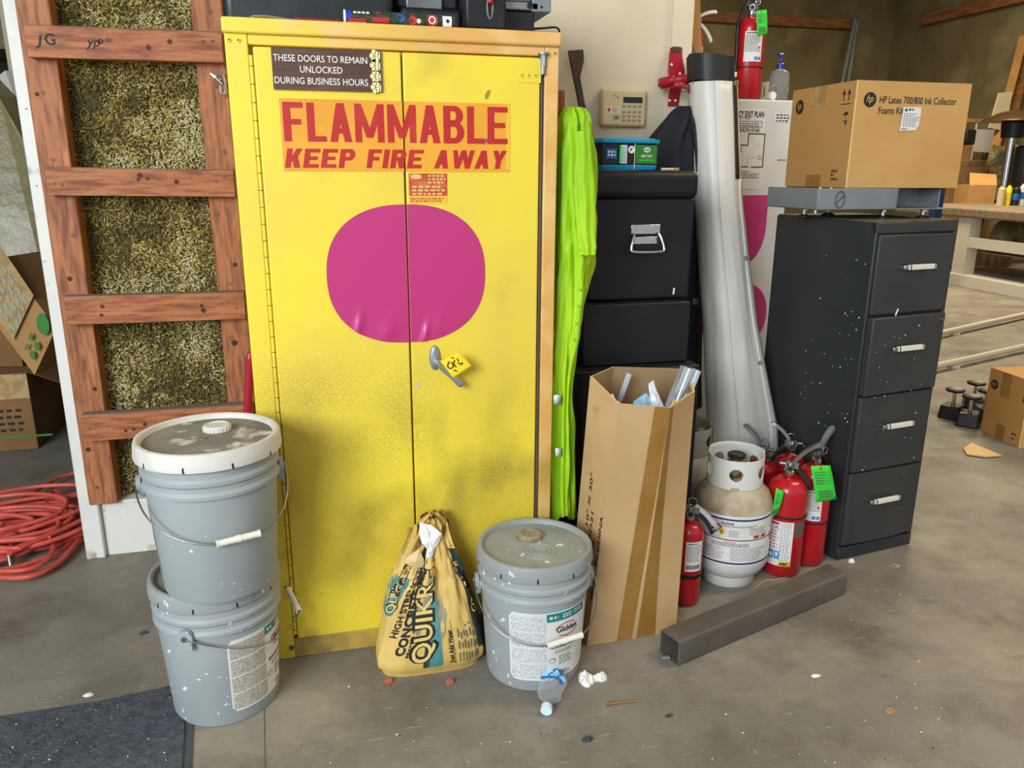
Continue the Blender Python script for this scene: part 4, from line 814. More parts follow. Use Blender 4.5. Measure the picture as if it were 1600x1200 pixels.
b = MB(); b.add([f23(d + .0, k / 8) for k in range(9) for d in (.0, lerp(.46, .10, k / 8))], [(2 * k, 2 * k + 1, 2 * k + 3, 2 * k + 2) for k in range(8)], 'tape_brown'); b.build('tape_strip', t, ang=0)
b = MB()   # shipping text, reading upward on the left face
def ctext(s, u0, v0, L_, h, m='ink'):
    vs, fs, wd = text_geo(s, .012, 0); k = L_ / wd; b.add([f01(u0 - p[1] * h, v0 + p[0] * k) for p in vs], fs, m, False)
f01 = face(0, 1, .002)
ctext('STAKE 10" X 30"', .46, .265, .40, .09); ctext('NO. EBD21', .63, .265, .26, .09); ctext('1 BOX', .80, .265, .17, .09); ctext('MADE IN CHINA', .985, .20, .35, .09)
b.build('carton_print', t, ang=0)
b = MB()   # torn rims
for (i, u0, u1, h) in ((0, .70, 1.0, .010), (2, .0, .45, .012), (2, .5, .9, .007), (3, .0, .4, .012)):
    j = (i + 1) % 6; f = face(i, j, -.003)
    q = [f(lerp(u0, u1, k / 6), 1) + Vector((0, 0, (h * abs(fbm(k * 1.3, i * 4.1)) * 2 if 0 < k < 6 else 0))) for k in range(7)]; q0 = [f(lerp(u0, u1, k / 6), .985) for k in range(7)]
    b.add(q0 + q, [(k, k + 1, 8 + k, 7 + k) for k in range(6)], 'card_edge', False)
b.build('torn_edge', t, ang=0, solid=.003)
# contents of the carton
for k, (pa, pb, lb) in enumerate((((1052, 628), (1073, 574), 'aluminium rod standing left in the tall carton, nearer of two'), ((1066, 628), (1086, 577), 'aluminium rod standing in the far right corner of the tall carton'))):
    top = oy(*pb, 1.965 + .02 * k); low = oy(*pa, 1.952 + .02 * k); d = (top - low).normalized(); low = low - d * .52
    b = MB(); u = d.cross(Vector((0, 1, 0))).normalized(); n = u.cross(d)
    prof = [(-.014, -.012), (-.005, -.012), (-.005, -.007), (.005, -.007), (.005, -.012), (.014, -.012), (.014, .012), (-.014, .012)]
    b.prism([low + u * p[0] + n * p[1] for p in prof], top - low, 'aluminium'); tag(b.build('aluminium_rod', at=low), lb, 'rod', 'aluminium rods in the carton')
b = MB(); top = oy(982, 582, 2.03); low = oy(966, 626, 2.03); d = (top - low); low = low - d * 3.5
b.hexa([low, low + Vector((.012, -.004, 0)), low + Vector((.014, .004, 0)), low + Vector((.002, .006, 0)), top + Vector((-.005, 0, 0)), top + Vector((.008, -.004, -.006)), top + Vector((.010, .004, -.006)), top + Vector((-.003, .006, 0))], 'aluminium'); tag(b.build('metal_angle', at=low), 'thin metal angle strip leaning in the left of the tall carton', 'metal strip')
def sheet(name, pts, m, label, cat, seed):
    P_ = [oy(*q) for q in pts]; c_ = sum(P_, Vector()) / len(P_) + Vector((0, -.012, .004)); b = MB(); n = len(P_)
    b.add(P_ + [P_[i].lerp(c_, .5) + Vector((0, -.006 * math.sin(i * 2.1 + seed), 0)) for i in range(n)] + [c_], [(i, (i + 1) % n, n + (i + 1) % n, n + i) for i in range(n)] + [(n + i, n + (i + 1) % n, 2 * n) for i in range(n)], m, False)
    return tag(b.build(name, at=c_, ang=0, solid=.0015), label, cat)
mat('film_white', '#c9cfd2', .25, coat=.4, bump=(30, .5, .006)); mat('mask_blue', '#8fb4cf', .6, bump=(25, .4, .004))
sheet('plastic_bag', ((1013, 600, 1.99), (1021, 594, 1.99), (1024, 606, 1.98), (1030, 620, 1.97), (1040, 640, 1.95), (1045, 690, 1.95), (1015, 690, 1.95), (1016, 625, 1.97)), 'film_white', 'whitish plastic bag sticking up in the middle of the tall carton', 'bag', 1)
sheet('blue_wrapper', ((990, 627, 1.975), (1000, 620, 1.975), (1010, 614, 1.975), (1017, 625, 1.97), (1018, 640, 1.96), (1010, 690, 1.95), (990, 690, 1.95), (988, 640, 1.96)), 'mask_blue', 'pale blue wrapper inside the tall carton beside the plastic bag', 'wrapper', 3)

# ================================================================== square steel tube
A0 = Vector((.886, 1.792, 0)); A1 = Vector((.910, 1.718, 0)); D_ = (Vector((1.603, 1.942, 0)) - A1); A0 = A1 + Vector((-D_.y, D_.x, 0)).normalized() * .078
t = thing('steel_tube', 'length of dark square steel tube lying on the floor', 'steel tube', tuple(A1 + D_ * .5)); ln = D_.length; dn = D_.normalized(); sn = Vector((-dn.y, dn.x, 0)); th = .005; S = .078
def sec(o0, ins):
    a, c = ins, S - ins; k = .008 if ins == 0 else .004; q = []
    for cx_, cz, a0 in ((c - k, a + k, -.5), (c - k, c - k, 0), (a + k, c - k, .5), (a + k, a + k, 1)):
        for j in range(5): an = (a0 + .5 * j / 4) * PI; q.append(o0 + sn * (cx_ + k * math.cos(an)) + Vector((0, 0, cz + k * math.sin(an))))
    return q
o1, o2 = sec(A1, 0), sec(A1 + dn * ln, 0); i1, i2 = sec(A1, th), sec(A1 + dn * ln, th); n = len(o1); b = MB()
q4 = lambda p, q, off=0: [(p + i, p + (i + 1) % n, q + (i + 1) % n, q + i) for i in range(n)]
b.add(o1 + o2, q4(0, n), 'steel_dark'); b.add(i2 + i1, q4(0, n), 'steel_dark'); b.build('tube_wall', t, ang=50)
b = MB(); mat('cut_steel', '#8f8d88', .4, .8); b.add(o1 + i1, q4(n, 0), 'cut_steel', False); b.build('cut_end', t, ang=0); b = MB(); b.add(o2 + i2, q4(0, n), 'cut_steel', False); b.build('cut_end', t, ang=0)
p = A1 + sn * .045 + Vector((0, 0, .007)) - dn * .008; b = MB(); b.cyl(p + Vector((-.012, 0, 0)), p + Vector((.012, -.002, .0)), .006, 'zinc', n=8); tag(b.build('small_bolt', at=p), 'small zinc bolt on the floor at the near end of the steel tube', 'bolt')
# ================================================================== wall things right of the cabinet
t = thing('alarm_keypad', 'beige alarm keypad with dark display on the cream wall', 'keypad', (1.097, 2.79, 1.54))
b = MB(); b.box(1.012, 1.182, 2.757, 2.79, 1.477, 1.604, 'beige_plastic'); b.build('housing', t, bevel=.010, seg=3)
kp = plane((1.012, 2.7565, 1.477), (1, 0, 0), (0, 0, 1))
b = MB(); b.rect(kp, .080, .080, .153, .100, 'lcd'); b.build('display', t)
for r_ in range(4):
    for c_ in range(4):
        b = MB(); x = 1.012 + .085 + c_ * .0195; z = 1.477 + (.070, .050, .036, .022)[r_]; b.grid(lambda u, v: Vector((x + .0075 * math.cos(2 * PI * u) * math.cos(v * PI / 2), 2.757 - .004 * math.sin(v * PI / 2), z + .005 * math.sin(2 * PI * u) * math.cos(v * PI / 2))), 14, 4, 'key_grey', cu=True); b.build('key', t)
b = MB(); b.rect(kp, .018, .046, .038, .066, 'label_white'); b.rect(kp, .040, .046, .068, .066, 'label_white'); b.rect(kp, .042, .022, .070, .038, 'key_grey'); b.disc(plane((1.012, 2.7558, 1.477), (1, 0, 0), (0, 0, 1)), .028, .056, .008, .008, 'red_print', n=4); b.fine(plane((1.012, 2.7558, 1.477), (1, 0, 0), (0, 0, 1)), .042, .048, .066, .064, 3, 'red_print', 2); b.disc(plane((1.012, 2.7558, 1.477), (1, 0, 0), (0, 0, 1)), .056, .030, .006, .005, 'ink_soft'); b.build('sticker', t, ang=0)
b = MB(); b.tube([(1.012 + .045 + .035 * math.sin(a) - .008, 2.756, 1.477 + .075 + .032 * math.cos(a)) for a in [(.2 + .75 * i / 10) for i in range(11)]], .0009, 'key_grey', n=5); b.build('speaker_slit', t)
# rusty pry bar leaning on the wall
b = MB(); q = [oy(*s_, 2.745) for s_ in ((888, 79), (912, 77), (913, 95), (907, 120), (914, 160), (920, 180), (928, 215), (935, 300), (925, 300), (914, 215), (907, 180), (902, 150), (895, 115))]
b.prism(q, (0, .012, 0), 'rust_iron'); tag(b.build('pry_bar', at=q[0], bevel=.003), 'flared rusty iron bar leaning on the cream wall beside the keypad', 'pry bar')
# block that carries the hi-vis jacket
b = MB(); b.box(.636, .668, 2.10, 2.789, 1.455, 1.53, 'wood_red'); tag(b.build('wood_block', at=(.65, 2.4, 1.46), bevel=.003), 'reddish wood block projecting at the cabinet corner under the yellow jacket', 'wood block')
# hi-vis rain jacket hanging in long folds
HV = [(168, 886, 906), (180, 881, 915), (200, 877, 920), (235, 876, 925), (290, 874, 926), (340, 872, 926), (380, 871, 925), (405, 871, 921), (440, 869, 916), (480, 867, 910), (520, 866, 904), (560, 865, 898), (600, 864, 893), (650, 864, 890), (700, 863, 889), (750, 862, 891), (806, 862, 892)]
def hv(u, v):
    py, xl, xr = table([(i / (len(HV) - 1),) + r_ for i, r_ in enumerate(HV)], v); Y = 2.075
    l, r_ = oy(xl, py, Y), oy(xr, py, Y); a = 2 * PI * u; hw = (r_.x - l.x) / 2
    hd = table([(0, .02), (.1, .045), (.5, .035), (1, .03)], v)[0]
    f = .005 * math.sin(a * 5 + v * 3) + .026 * (abs(fbm(math.cos(a) * 3, math.sin(a) * 3 + 4, v * 4.0)) - .18) + .005 * math.sin(a * 9 - v * 9 + 2 * math.sin(v * 9))
    return Vector((max((l.x + r_.x) / 2 + hw * math.cos(a) + f * math.cos(a), .6275 + .004 * math.sin(a)), Y + (hd + f) * math.sin(a), l.z + (.012 * math.sin(a * 3) if v > .97 else 0)))
t = thing('hi_vis_jacket', 'fluorescent yellow-green work jacket hanging between yellow cabinet and black cases', 'jacket', (.68, 2.075, 1.5))
b = MB(); b.grid(hv, 64, 90, 'hivis', cu=True); b.build('jacket_body', t, ang=0)
SL = [(205, 898, 921), (280, 897, 928), (340, 899, 930), (385, 904, 931), (398, 905, 930)]
def slv(u, v):
    py, xl, xr = table([(i / 4,) + r_ for i, r_ in enumerate(SL)], v); Y = 2.014; l, r_ = oy(xl, py, Y), oy(xr, py, Y); a = 2 * PI * u; f = .005 * fbm(math.cos(a) * 3, math.sin(a) * 3, v * 4) + .003 * math.sin(a * 6)
    return Vector(((l.x + r_.x) / 2 + ((r_.x - l.x) / 2 + f) * math.cos(a), Y + (.018 + f) * math.sin(a), l.z))
b = MB(); b.grid(slv, 40, 30, 'hivis', cu=True); b.build('sleeve', t, ang=0)
b = MB()
for (py0, py1, xl, xr) in ((617, 631, 865, 876), (700, 713, 868, 877)):
    P_ = [oy(xl, py0, 2.020), oy(xr, py0, 2.026), oy(xr, py1, 2.026), oy(xl, py1, 2.020)]; b.add(P_, [(0, 1, 2, 3)], 'reflect')
b.build('reflective_strip', t, solid=.002)
for py, px in ((345, 918), (365, 919), (452, 905), (478, 903), (505, 900), (530, 896)):
    p = oy(px, py, 2.024); b = MB(); b.cyl(p, p + Vector((0, -.004, 0)), .0035, 'hivis', n=12); b.build('snap_button', t)
# stacked black storage cases
t = thing('storage_case', 'topmost black case of the stack, with lid and chrome pull handle', 'case', (.966, 2.43, .937), 0, 'black storage cases')
b = MB(); b.hexa([(.801, 2.25, .938), (1.136, 2.25, .938), (1.136, 2.62, .938), (.801, 2.62, .938), (.797, 2.247, 1.245), (1.138, 2.247, 1.245), (1.138, 2.623, 1.245), (.797, 2.623, 1.245)], 'dark_case'); b.build('case_body', t, bevel=.008, seg=3)
b = MB(); b.box(.789, 1.146, 2.238, 2.632, 1.243, 1.325, 'dark_case'); b.build('lid', t, bevel=.022, seg=4)
b = MB(); hx, hz = .978, 1.128
b.box(hx - .047, hx + .047, 2.243, 2.2475, hz + .012, hz + .040, 'chrome'); b.box(hx - .042, hx + .042, 2.243, 2.2475, hz - .018, hz + .004, 'chrome')
for x in (-.030, .024): b.cyl((hx + x, 2.243, hz + .030), (hx + x, 2.240, hz + .030), .005, 'chrome', n=12); b.cyl((hx + x, 2.243, hz - .006), (hx + x, 2.240, hz - .006), .005, 'chrome', n=12)
b.build('handle_plate', t, bevel=.001)
b = MB(); b.tube(smooth_path([(hx - .040, 2.236, hz + .014), (hx - .046, 2.228, hz - .002), (hx - .053, 2.222, hz - .030), (hx - .046, 2.220, hz - .039), (hx, 2.219, hz - .041), (hx + .046, 2.220, hz - .039), (hx + .053, 2.222, hz - .030), (hx + .046, 2.228, hz - .002), (hx + .040, 2.236, hz + .014)], 5), .0042, 'chrome', n=10); b.build('pull_handle', t)
for x0, x1, y0, z0, z1, lb in ((.772, 1.122, 2.20, .746, .9365, 'plain middle black case of the stack, lower than the handled one'), (.712, 1.142, 2.15, 0, .745, 'large plain black case at the floor under the case stack')):
    b = MB(); b.box(x0, x1, y0, 2.64, z0, z1 - .001, 'dark_case'); tag(b.build('storage_case', at=((x0 + x1) / 2, 2.4, z0), bevel=.004), lb, 'case', 'black storage cases')
p = oy(1053, 455, 2.246); b = MB(); b.hexa([p + Vector(q) for q in ((-.003, 0, -.01), (.001, 0, -.01), (.001, .003, -.01), (-.003, .003, -.01), (-.001, 0, .01), (.003, 0, .01), (.003, .003, .01), (-.001, .003, .01))], 'paper_white'); o = b.build('paint_chip', t)
# wipes tub and brush on the top case
t = thing('wipes_tub', 'black and blue tub of cleaning cloths on the top black case', 'tub', (.925, 2.36, 1.326)); zt = 1.326
def tub(z, g): return [(.818 - g, 2.34 - g, z), (.846 - g * .5, 2.285 - g, z), (.950 + g * .3, 2.285 - g, z), (1.040 + g, 2.325 - g * .5, z), (1.038 + g, 2.42 + g, z), (.818 - g, 2.42 + g, z)]
def tubw(z0, g0, z1, g1, m): p, q = tub(z0, g0), tub(z1, g1); b.add(p + q, [(i, (i + 1) % 6, 6 + (i + 1) % 6, 6 + i) for i in range(6)] + [(5, 4, 3, 2, 1, 0), (6, 7, 8, 9, 10, 11)], m, False)
b = MB(); tubw(zt, -.004, zt + .016, 0, 'teal_plastic'); b.build('tub_foot', t, bevel=.003)
b = MB(); tubw(zt + .016, -.001, zt + .078, -.003, 'black_plastic'); b.build('tub_body', t, bevel=.003)
b = MB(); tubw(zt + .078, .004, zt + .090, .006, 'teal_plastic'); tubw(zt + .090, -.004, zt + .094, -.008, 'teal_plastic'); b.build('lid', t, bevel=.003)
b = MB(); tf = plane((.846, 2.2845, zt + .016), (1, 0, 0), (0, 0, 1)); tf2 = plane((.846, 2.2838, zt + .016), (1, 0, 0), (0, 0, 1))
b.rect(tf, .012, .018, .045, .046, 'label_blue'); b.fine(tf2, .017, .023, .041, .041, 2, 'paper_white', 8, .6)
b.rect(tf, .054, .004, .078, .057, 'label_white'); b.rect(tf2, .054, .004, .060, .057, 'green_tag'); b.fine(tf2, .062, .008, .076, .052, 7, 'label_blue', 3, .45); b.disc(tf, .092, .044, .011, .011, 'paper_white'); b.poly(tf2, [(.088, .038), (.096, .050), (.091, .049), (.086, .043)], 'ink')
v1 = Vector((.950, 2.285, zt + .016)); d = (Vector((1.040, 2.325, zt + .016)) - v1); ln = d.length; ts = plane(v1, d, (0, 0, 1), .0012); ts2 = plane(v1, d, (0, 0, 1), .002)
gw = plane((.955, 2.2845, zt + .016), (1, 0, 0), (0, 0, 1)); 
b.rect(ts, .002, .004, ln - .004, .058, 'label_green'); b.text(ts2, 'HEAVY DUTY', ln / 2, .022, .008, 'paper_white', w=.050, al='c', bold=.02); b.fine(ts2, .016, .008, ln - .012, .018, 1, 'green_tag', 3, .6); b.disc(ts2, ln / 2, .044, .016, .008, 'label_white', n=16); b.text(plane(v1, d, (0, 0, 1), .0026), 'Swiffer', ln / 2, .041, .007, 'label_blue', w=.026, al='c', shear=.2)
b.rect(plane(v1, d, (0, 0, 1), .0008), -.004, -.012, -.001, .074, 'paper_white')
b.build('tub_label', t, ang=0)
t = thing('paint_brush', 'flat paint brush with pale wooden handle beside the wipes tub', 'brush', (1.07, 2.30, 1.326))
b = MB(); b.box(1.043, 1.085, 2.292, 2.306, 1.326, 1.334, 'pale_board'); b.build('handle', t, bevel=.003); b = MB(); b.box(1.085, 1.098, 2.286, 2.312, 1.3255, 1.3345, 'wood_light'); b.build('bristle_head', t, bevel=.002)
# dark jacket on the bracket
JK = [(166, 1060, 1076), (176, 1050, 1083), (192, 1036, 1087), (215, 1017, 1091), (245, 1006, 1093), (300, 1004, 1096), (380, 1008, 1099), (460, 1012, 1101), (560, 1020, 1101), (640, 1026, 1098)]
def jk(u, v):
    py, xl, xr = table([(i / (len(JK) - 1),) + r_ for i, r_ in enumerate(JK)], v); xr = min(xr, 1094); Y = 2.705; l, r_ = oy(xl, py, Y), oy(xr, py, Y); a = 2 * PI * u
    f = .012 * fbm(math.cos(a) * 3 + 7, math.sin(a) * 3, v * 2.5) + .005 * math.sin(a * 7 + v * 2)
    return Vector(((l.x + r_.x) / 2 + ((r_.x - l.x) / 2 + f) * math.cos(a), Y + (lerp(.02, .055, min(1, v * 4)) + f) * math.sin(a), l.z))
t = thing('dark_jacket', 'dark navy jacket hanging under the red bracket behind the black cases', 'jacket', (1.25, 2.70, 1.5)); b = MB(); b.grid(jk, 64, 60, 'navy_cloth', cu=True); b.build('jacket_body', t, ang=0)
b = MB(); path = [oy(*q, 2.645) for q in ((1079, 182), (1084, 200), (1088, 240), (1092, 290), (1095, 320), (1096, 336))]; b.tube(smooth_path(path, 6), .006, 'black', n=8); b.build('zip', t)
b = MB(); p = oy(1086, 471, 2.64); b.box(p.x - .012, p.x + .016, p.y - .004, p.y, p.z - .012, p.z + .012, 'steel'); b.build('buckle', t, bevel=.002)
# red extinguisher bracket on the wall edge
t = thing('wall_bracket', 'red metal extinguisher bracket with open hoop on the wall edge', 'bracket', (1.31, 2.775, 1.6))
b = MB(); q = [oy(*s_, 2.768) for s_ in ((1048, 74), (1066, 74), (1066, 88), (1070, 112), (1066, 130), (1064, 140), (1060, 166), (1044, 166), (1045, 150), (1048, 135), (1044, 112), (1046, 85))]; b.prism([p for p in q], (0, .006, 0), 'red_bracket'); b.build('back_plate', t, bevel=.0015)
hc = oy(1057, 124, 2.70)
b = MB(); b.grid(lambda u, v: Vector((hc.x + .060 * math.cos(lerp(-.30, 1.22, u) * PI + .35), 2.705 + .058 * math.sin(lerp(-.30, 1.22, u) * PI + .35), hc.z + .012 - .028 * v + .010 * math.sin(u * 6))), 40, 3, 'red_bracket'); b.build('hoop', t, solid=.003)
b = MB(); b.grid(lambda u, v: Vector((hc.x - .054 + .108 * u, 2.66 + .05 * (2 * u - 1) ** 2, hc.z - .002 - .030 * v - .012 * u + .012 * math.sin(u * PI) * (v - .5))), 16, 3, 'red_bracket'); b.build('hoop', t, solid=.003)
b = MB(); p = oy(1069, 139, 2.65); b.tube([p + Vector(q) for q in ((-.010, 0, -.010), (.010, 0, -.008), (.011, 0, .010), (-.009, 0, .009))], .0016, 'steel_dark', closed=True); b.build('buckle', t)
b = MB()
for q in ((1049, 101), (1062, 115), (1046, 157), (1055, 157)): p = oy(*q, 2.768); b.cyl(p, p + Vector((0, -.003, 0)), .0042, 'paper_white', n=12)
b.build('screw', t)
b = MB(); p = oy(1057, 76, 2.768); b.box(p.x - .016, p.x + .014, 2.764, 2.769, p.z - .010, p.z + .006, 'rust_iron'); b.build('top_hook', t)

# ================================================================== fire extinguishers
def make_ext(x, y, z, r, h, label, turn=0.0, lab=None, tag_=None, hose=False, gauge=True, lever_up=.5, grey='steel', band=None):
    """h: height of the red cylinder to the shoulder top; turn: bearing of the lever's free end"""
    t = thing('fire_extinguisher', label, 'fire extinguisher', (x, y, z), 0, 'fire extinguishers'); X = Matrix.Translation((x, y, z)); f0 = math.atan2(-y, -x)
    sh = r * .75
    b = MB(); b.X = X
    prof = [(r * .80, 0), (r * .94, .004), (r, .012), (r, h - sh)] + [(r * math.cos(a) * .78 + r * .22 if False else lerp(r * .22, r, math.cos(a)), h - sh + sh * math.sin(a)) for a in [PI / 2 * k / 9 for k in range(1, 10)]] + [(r * .22, h + .012)]
    b.lathe(prof, 'red_paint', n=40); b.build('cylinder', t, ang=50)
    b = MB(); b.X = X; b.lathe([(r * .27, h + .006), (r * .30, h + .010), (r * .30, h + .022), (r * .22, h + .026), (r * .20, h + .05), (.004, h + .052)], 'chrome', n=20)
    d = Vector((math.cos(turn), math.sin(turn), 0)); n = Vector((-d.y, d.x, 0)); top = Vector((0, 0, h + .042))
    b.hexa([top + d * a + n * c + Vector((0, 0, e)) for e in (-.012, .010) for a, c in ((-.016, -.008), (.026, -.008), (.026, .008), (-.016, .008))], 'steel'); b.cyl(top - d * .016, top - d * .034, .007, 'steel', n=14)
    b.build('valve', t)
    k = 1.1 if r < .05 else 1.0
    def blade(p0, p1, w0, w1, th, m, name):
        b = MB(); b.X = X; ax = (p1 - p0).normalized(); nn = ax.cross(n).normalized(); N_ = 10; vs = []
        for i in range(N_ + 1):
            q = i / N_; wv = lerp(w0, w1, q) * (1 if q < .85 else math.sqrt(max(.15, 1 - ((q - .85) / .16) ** 2))); c = p0.lerp(p1, q) + nn * (.006 * math.sin(q * PI))
            vs += [c - n * wv - nn * th, c + n * wv - nn * th, c + n * wv + nn * th, c - n * wv + nn * th]
        fs = [(4 * i + j, 4 * i + (j + 1) % 4, 4 * i + 4 + (j + 1) % 4, 4 * i + 4 + j) for i in range(N_) for j in range(4)] + [(3, 2, 1, 0), tuple(4 * N_ + j for j in range(4))]
        b.add(vs, fs, m); return b.build(name, t, ang=50)
    L_ = .085 * k if r < .065 else .095
    blade(top + d * .012 + Vector((0, 0, .012)), top + d * (L_ * .9) + Vector((0, 0, .012 + L_ * lever_up)), .007, .011, .0055, grey, 'lever')
    blade(top + d * .016 + Vector((0, 0, -.006)), top + d * (L_ * .75) + Vector((0, 0, -.006 - L_ * .75)), .007, .010, .0055, 'black_plastic' if grey != 'paper_white' else grey, 'carry_handle')
    b = MB(); b.X = X; pc = top + n * (.024 if n.x > 0 else -.024) + d * .004 + Vector((0, 0, .014)); b.tube([pc + (d * math.cos(2 * PI * i / 20) + Vector((0, 0, 1)) * math.sin(2 * PI * i / 20)) * .013 for i in range(20)], .0016, 'chrome', closed=True, n=7); b.build('pull_pin', t)
    if gauge:
        b = MB(); b.X = X; g = Vector((math.cos(f0), math.sin(f0), 0)); p = top + g * .010 + Vector((0, 0, -.008)); b.cyl(p, p + g * .016, .011, 'steel', n=20); b.cyl(p + g * .0161, p + g * .0168, .0085, 'ink', n=20); b.build('gauge', t)
    mp = lambda a0, lift=.0008: cylmap((x, y, z), r + lift, a0)
    if lab:
        z0, z1, a0, a1 = lab[:4]; wv = (a1 - a0) * r; p0, p1 = mp(f0 + a0), mp(f0 + a0, .0015); b = MB(); b.rect(p0, 0, z0, wv, z1, 'label_white', 14); H_ = z1 - z0
        if lab[4] == 'abc':
            b.rect(p1, .006, z1 - .012, wv * .42, z1 - .004, 'red_print', 6); b.fine(p1, wv * .50, z0 + H_ * .12, wv - .004, z1 - .004, 18, 'ink_pale', 3, .4); b.fine(p1, .006, z1 - H_ * .62, wv * .45, z1 - .03, 6, 'red_print', 5, .3)
            b.poly(p1, [(.012, z1 - .032), (.028, z1 - .014), (.040, z1 - .034), (.028, z1 - .024)], 'ink_pale')
            for q in (.006, .026): b.rect(p1, q, z0 + H_ * .15, q + .017, z0 + H_ * .33, 'blue_print', 3); 
            b.disc(mp(f0 + a0, .0021), .0145, z0 + H_ * .24, .006, .008, 'label_white', n=14); b.poly(mp(f0 + a0, .0021), [(.029, z0 + H_ * .30), (.040, z0 + H_ * .30), (.034, z0 + H_ * .18)], 'label_white')
            b.rect(p1, wv * .50, z0 + .001, wv - .001, z0 + .017, 'yellow_print', 6); b.text(mp(f0 + a0, .0022), 'ABC', wv * .75, z0 + .0035, .011, 'ink', w=wv * .40, al='c', bold=.05)
            q0 = mp(f0 + a1 + .06); b.rect(q0, 0, z1 - .055, r * .55, z1 - .002, 'steel', 8)
        else:
            b.fine(p1, .004, z0 + H_ * .32, wv - .004, z1 - H_ * .12, 12, 'ink_soft', 7, .4); b.fine(p1, .008, z1 - H_ * .10, wv * .7, z1 - .004, 1, 'ink', 4, .7)
            if lab[4] == 'blue': b.rect(p1, wv * .58, z0 + .006, wv * .76, z0 + H_ * .16, 'blue_print', 3); b.rect(p1, wv * .80, z0 + .006, wv * .95, z0 + H_ * .16, 'blue_print', 3); b.rect(p1, wv * .8, z0 + H_ * .42, wv * .9, z0 + H_ * .5, 'red_print', 2)
            if lab[4] == 'bar':
                for i in range(18): b.rect(p1, .004 + i * (wv - .01) / 18, z0 + H_ * .08, .004 + (i + .55) * (wv - .01) / 18, z0 + H_ * .22, 'ink')
        b.build('label', t, ang=0)
    if band:
        for zz, th_ in band: b = MB(); b.X = X; b.lathe([(r + .0002, zz), (r + .002, zz + .001), (r + .002, zz + th_ - .001), (r + .0002, zz + th_)], 'black', n=40, capb=False, capt=False); b.build('band', t)
    if hose:
        e = Vector((math.cos(f0 - .75), math.sin(f0 - .75), 0)); b = MB(); b.X = X
        b.tube(smooth_path([top, top + e * .035 + Vector((0, 0, .004)), e * (r + .014) + Vector((0, 0, h - .03)), e * (r + .012) + Vector((0, 0, h * .6)), e * (r + .012) + Vector((0, 0, h * .26))]), .0065, 'black_plastic', n=12); hb = b.build('hose', t)
        b = MB(); b.X = X; b.cyl(e * (r + .012) + Vector((0, 0, h * .28)), e * (r + .012) + Vector((0, 0, h * .34)), .0085, 'label_white', n=16); b.cyl(e * (r + .012) + Vector((0, 0, h * .10)), e * (r + .012) + Vector((0, 0, h * .28)), .0075, 'black_plastic', n=16); b.build('nozzle', t)
    return t
def card_tag(pts, Y, label, hole=True, dark='ink_soft'):
    P_ = [oy(px, py, Y) for px, py in pts]; b = MB(); mpq = lambda u, v, l=0.0: P_[3].lerp(P_[2], u).lerp(P_[0].lerp(P_[1], u), v) + Vector((-.3, -1, 0)) * (l + .004 * math.sin(v * 3))
    b.grid(lambda u, v: mpq(u, v), 6, 8, 'green_tag'); mq = lambda u, v: mpq(u, v, .0014)
    b.fine(mq, .12, .50, .62, .86, 5, dark, 3, .3); b.fine(mq, .18, .10, .9, .32, 3, dark, 5, .55)
    for k in range(5): b.rect(mq, .10, .50 + k * .08, .9, .506 + k * .08, dark)
    if hole: b.disc(mq, .5, .93, .06, .04, 'red_print', n=12)
    return tag(b.build('inspection_tag', at=P_[0], ang=0, solid=.001), label, 'tag')
make_ext(1.494, 2.145, 0, .066, .345, 'front red extinguisher with ABC label beside the white propane tank', turn=-.62, lab=(.045, .205, -.74, .50, 'abc'), band=[(.214, .008)], lever_up=.75, grey='steel_dark')
make_ext(1.622, 2.185, 0, .058, .36, 'red extinguisher with blue pictogram label in front of the file cabinet side', turn=.35, lab=(.175, .285, -.62, .60, 'blue'), band=[(.160, .007)], lever_up=.8, grey='zinc')
make_ext(1.505, 2.325, 0, .055, .335, 'red extinguisher mostly hidden behind the front one and the propane tank', turn=2.3, lever_up=.75, grey='zinc')
make_ext(1.622, 2.330, 0, .052, .345, 'red extinguisher at the rear of the floor group by the file cabinet', turn=2.65, lever_up=.7, grey='zinc')
make_ext(1.083, 2.035, 0, .044, .275, 'slim red extinguisher standing between the tall carton and propane tank', turn=-.45, lab=(.125, .225, -.15, 1.15, 'bar'), band=[(.098, .014)], lever_up=-.75, grey='aluminium')
card_tag(((1267, 728), (1297, 727), (1307, 780), (1275, 785)), 2.085, 'bright green inspection tag hanging on the extinguisher nearest the file cabinet')
card_tag(((1213, 762), (1225, 768), (1216, 800), (1203, 814)), 2.085, 'green tag folded edge-on behind the front extinguisher handle', False)
ZP = 1.604
make_ext(1.757, 3.085, ZP, .058, .315, 'tall red extinguisher with black hose standing on the white cabinet top', turn=.3, lab=(.145, .258, -.35, .95, 'blue'), hose=True, band=[(.122, .006)])
card_tag(((1181, 17), (1198, 15), (1199, 53), (1183, 55)), 3.01, 'green inspection tag on the extinguisher atop the white cabinet')
make_ext(1.482, 3.03, 1.6395, .040, .205, 'red extinguisher with white levers hung behind the wall end', turn=-.2, lab=(.07, .15, -.2, 1.2, 'bar'), lever_up=.22, grey='paper_white', gauge=False)
b = MB(); b.box(1.356, 1.50, 2.93, 3.09, 1.61, 1.638, 'red_bracket'); b.box(1.356, 1.364, 2.93, 3.09, 1.61, 1.80, 'red_bracket'); b.box(1.356, 1.502, 2.978, 2.982, 1.69, 1.71, 'red_bracket'); tag(b.build('shelf_bracket', at=(1.36, 3.0, 1.62), bevel=.002), 'second red bracket behind the wall end holding an extinguisher', 'bracket')
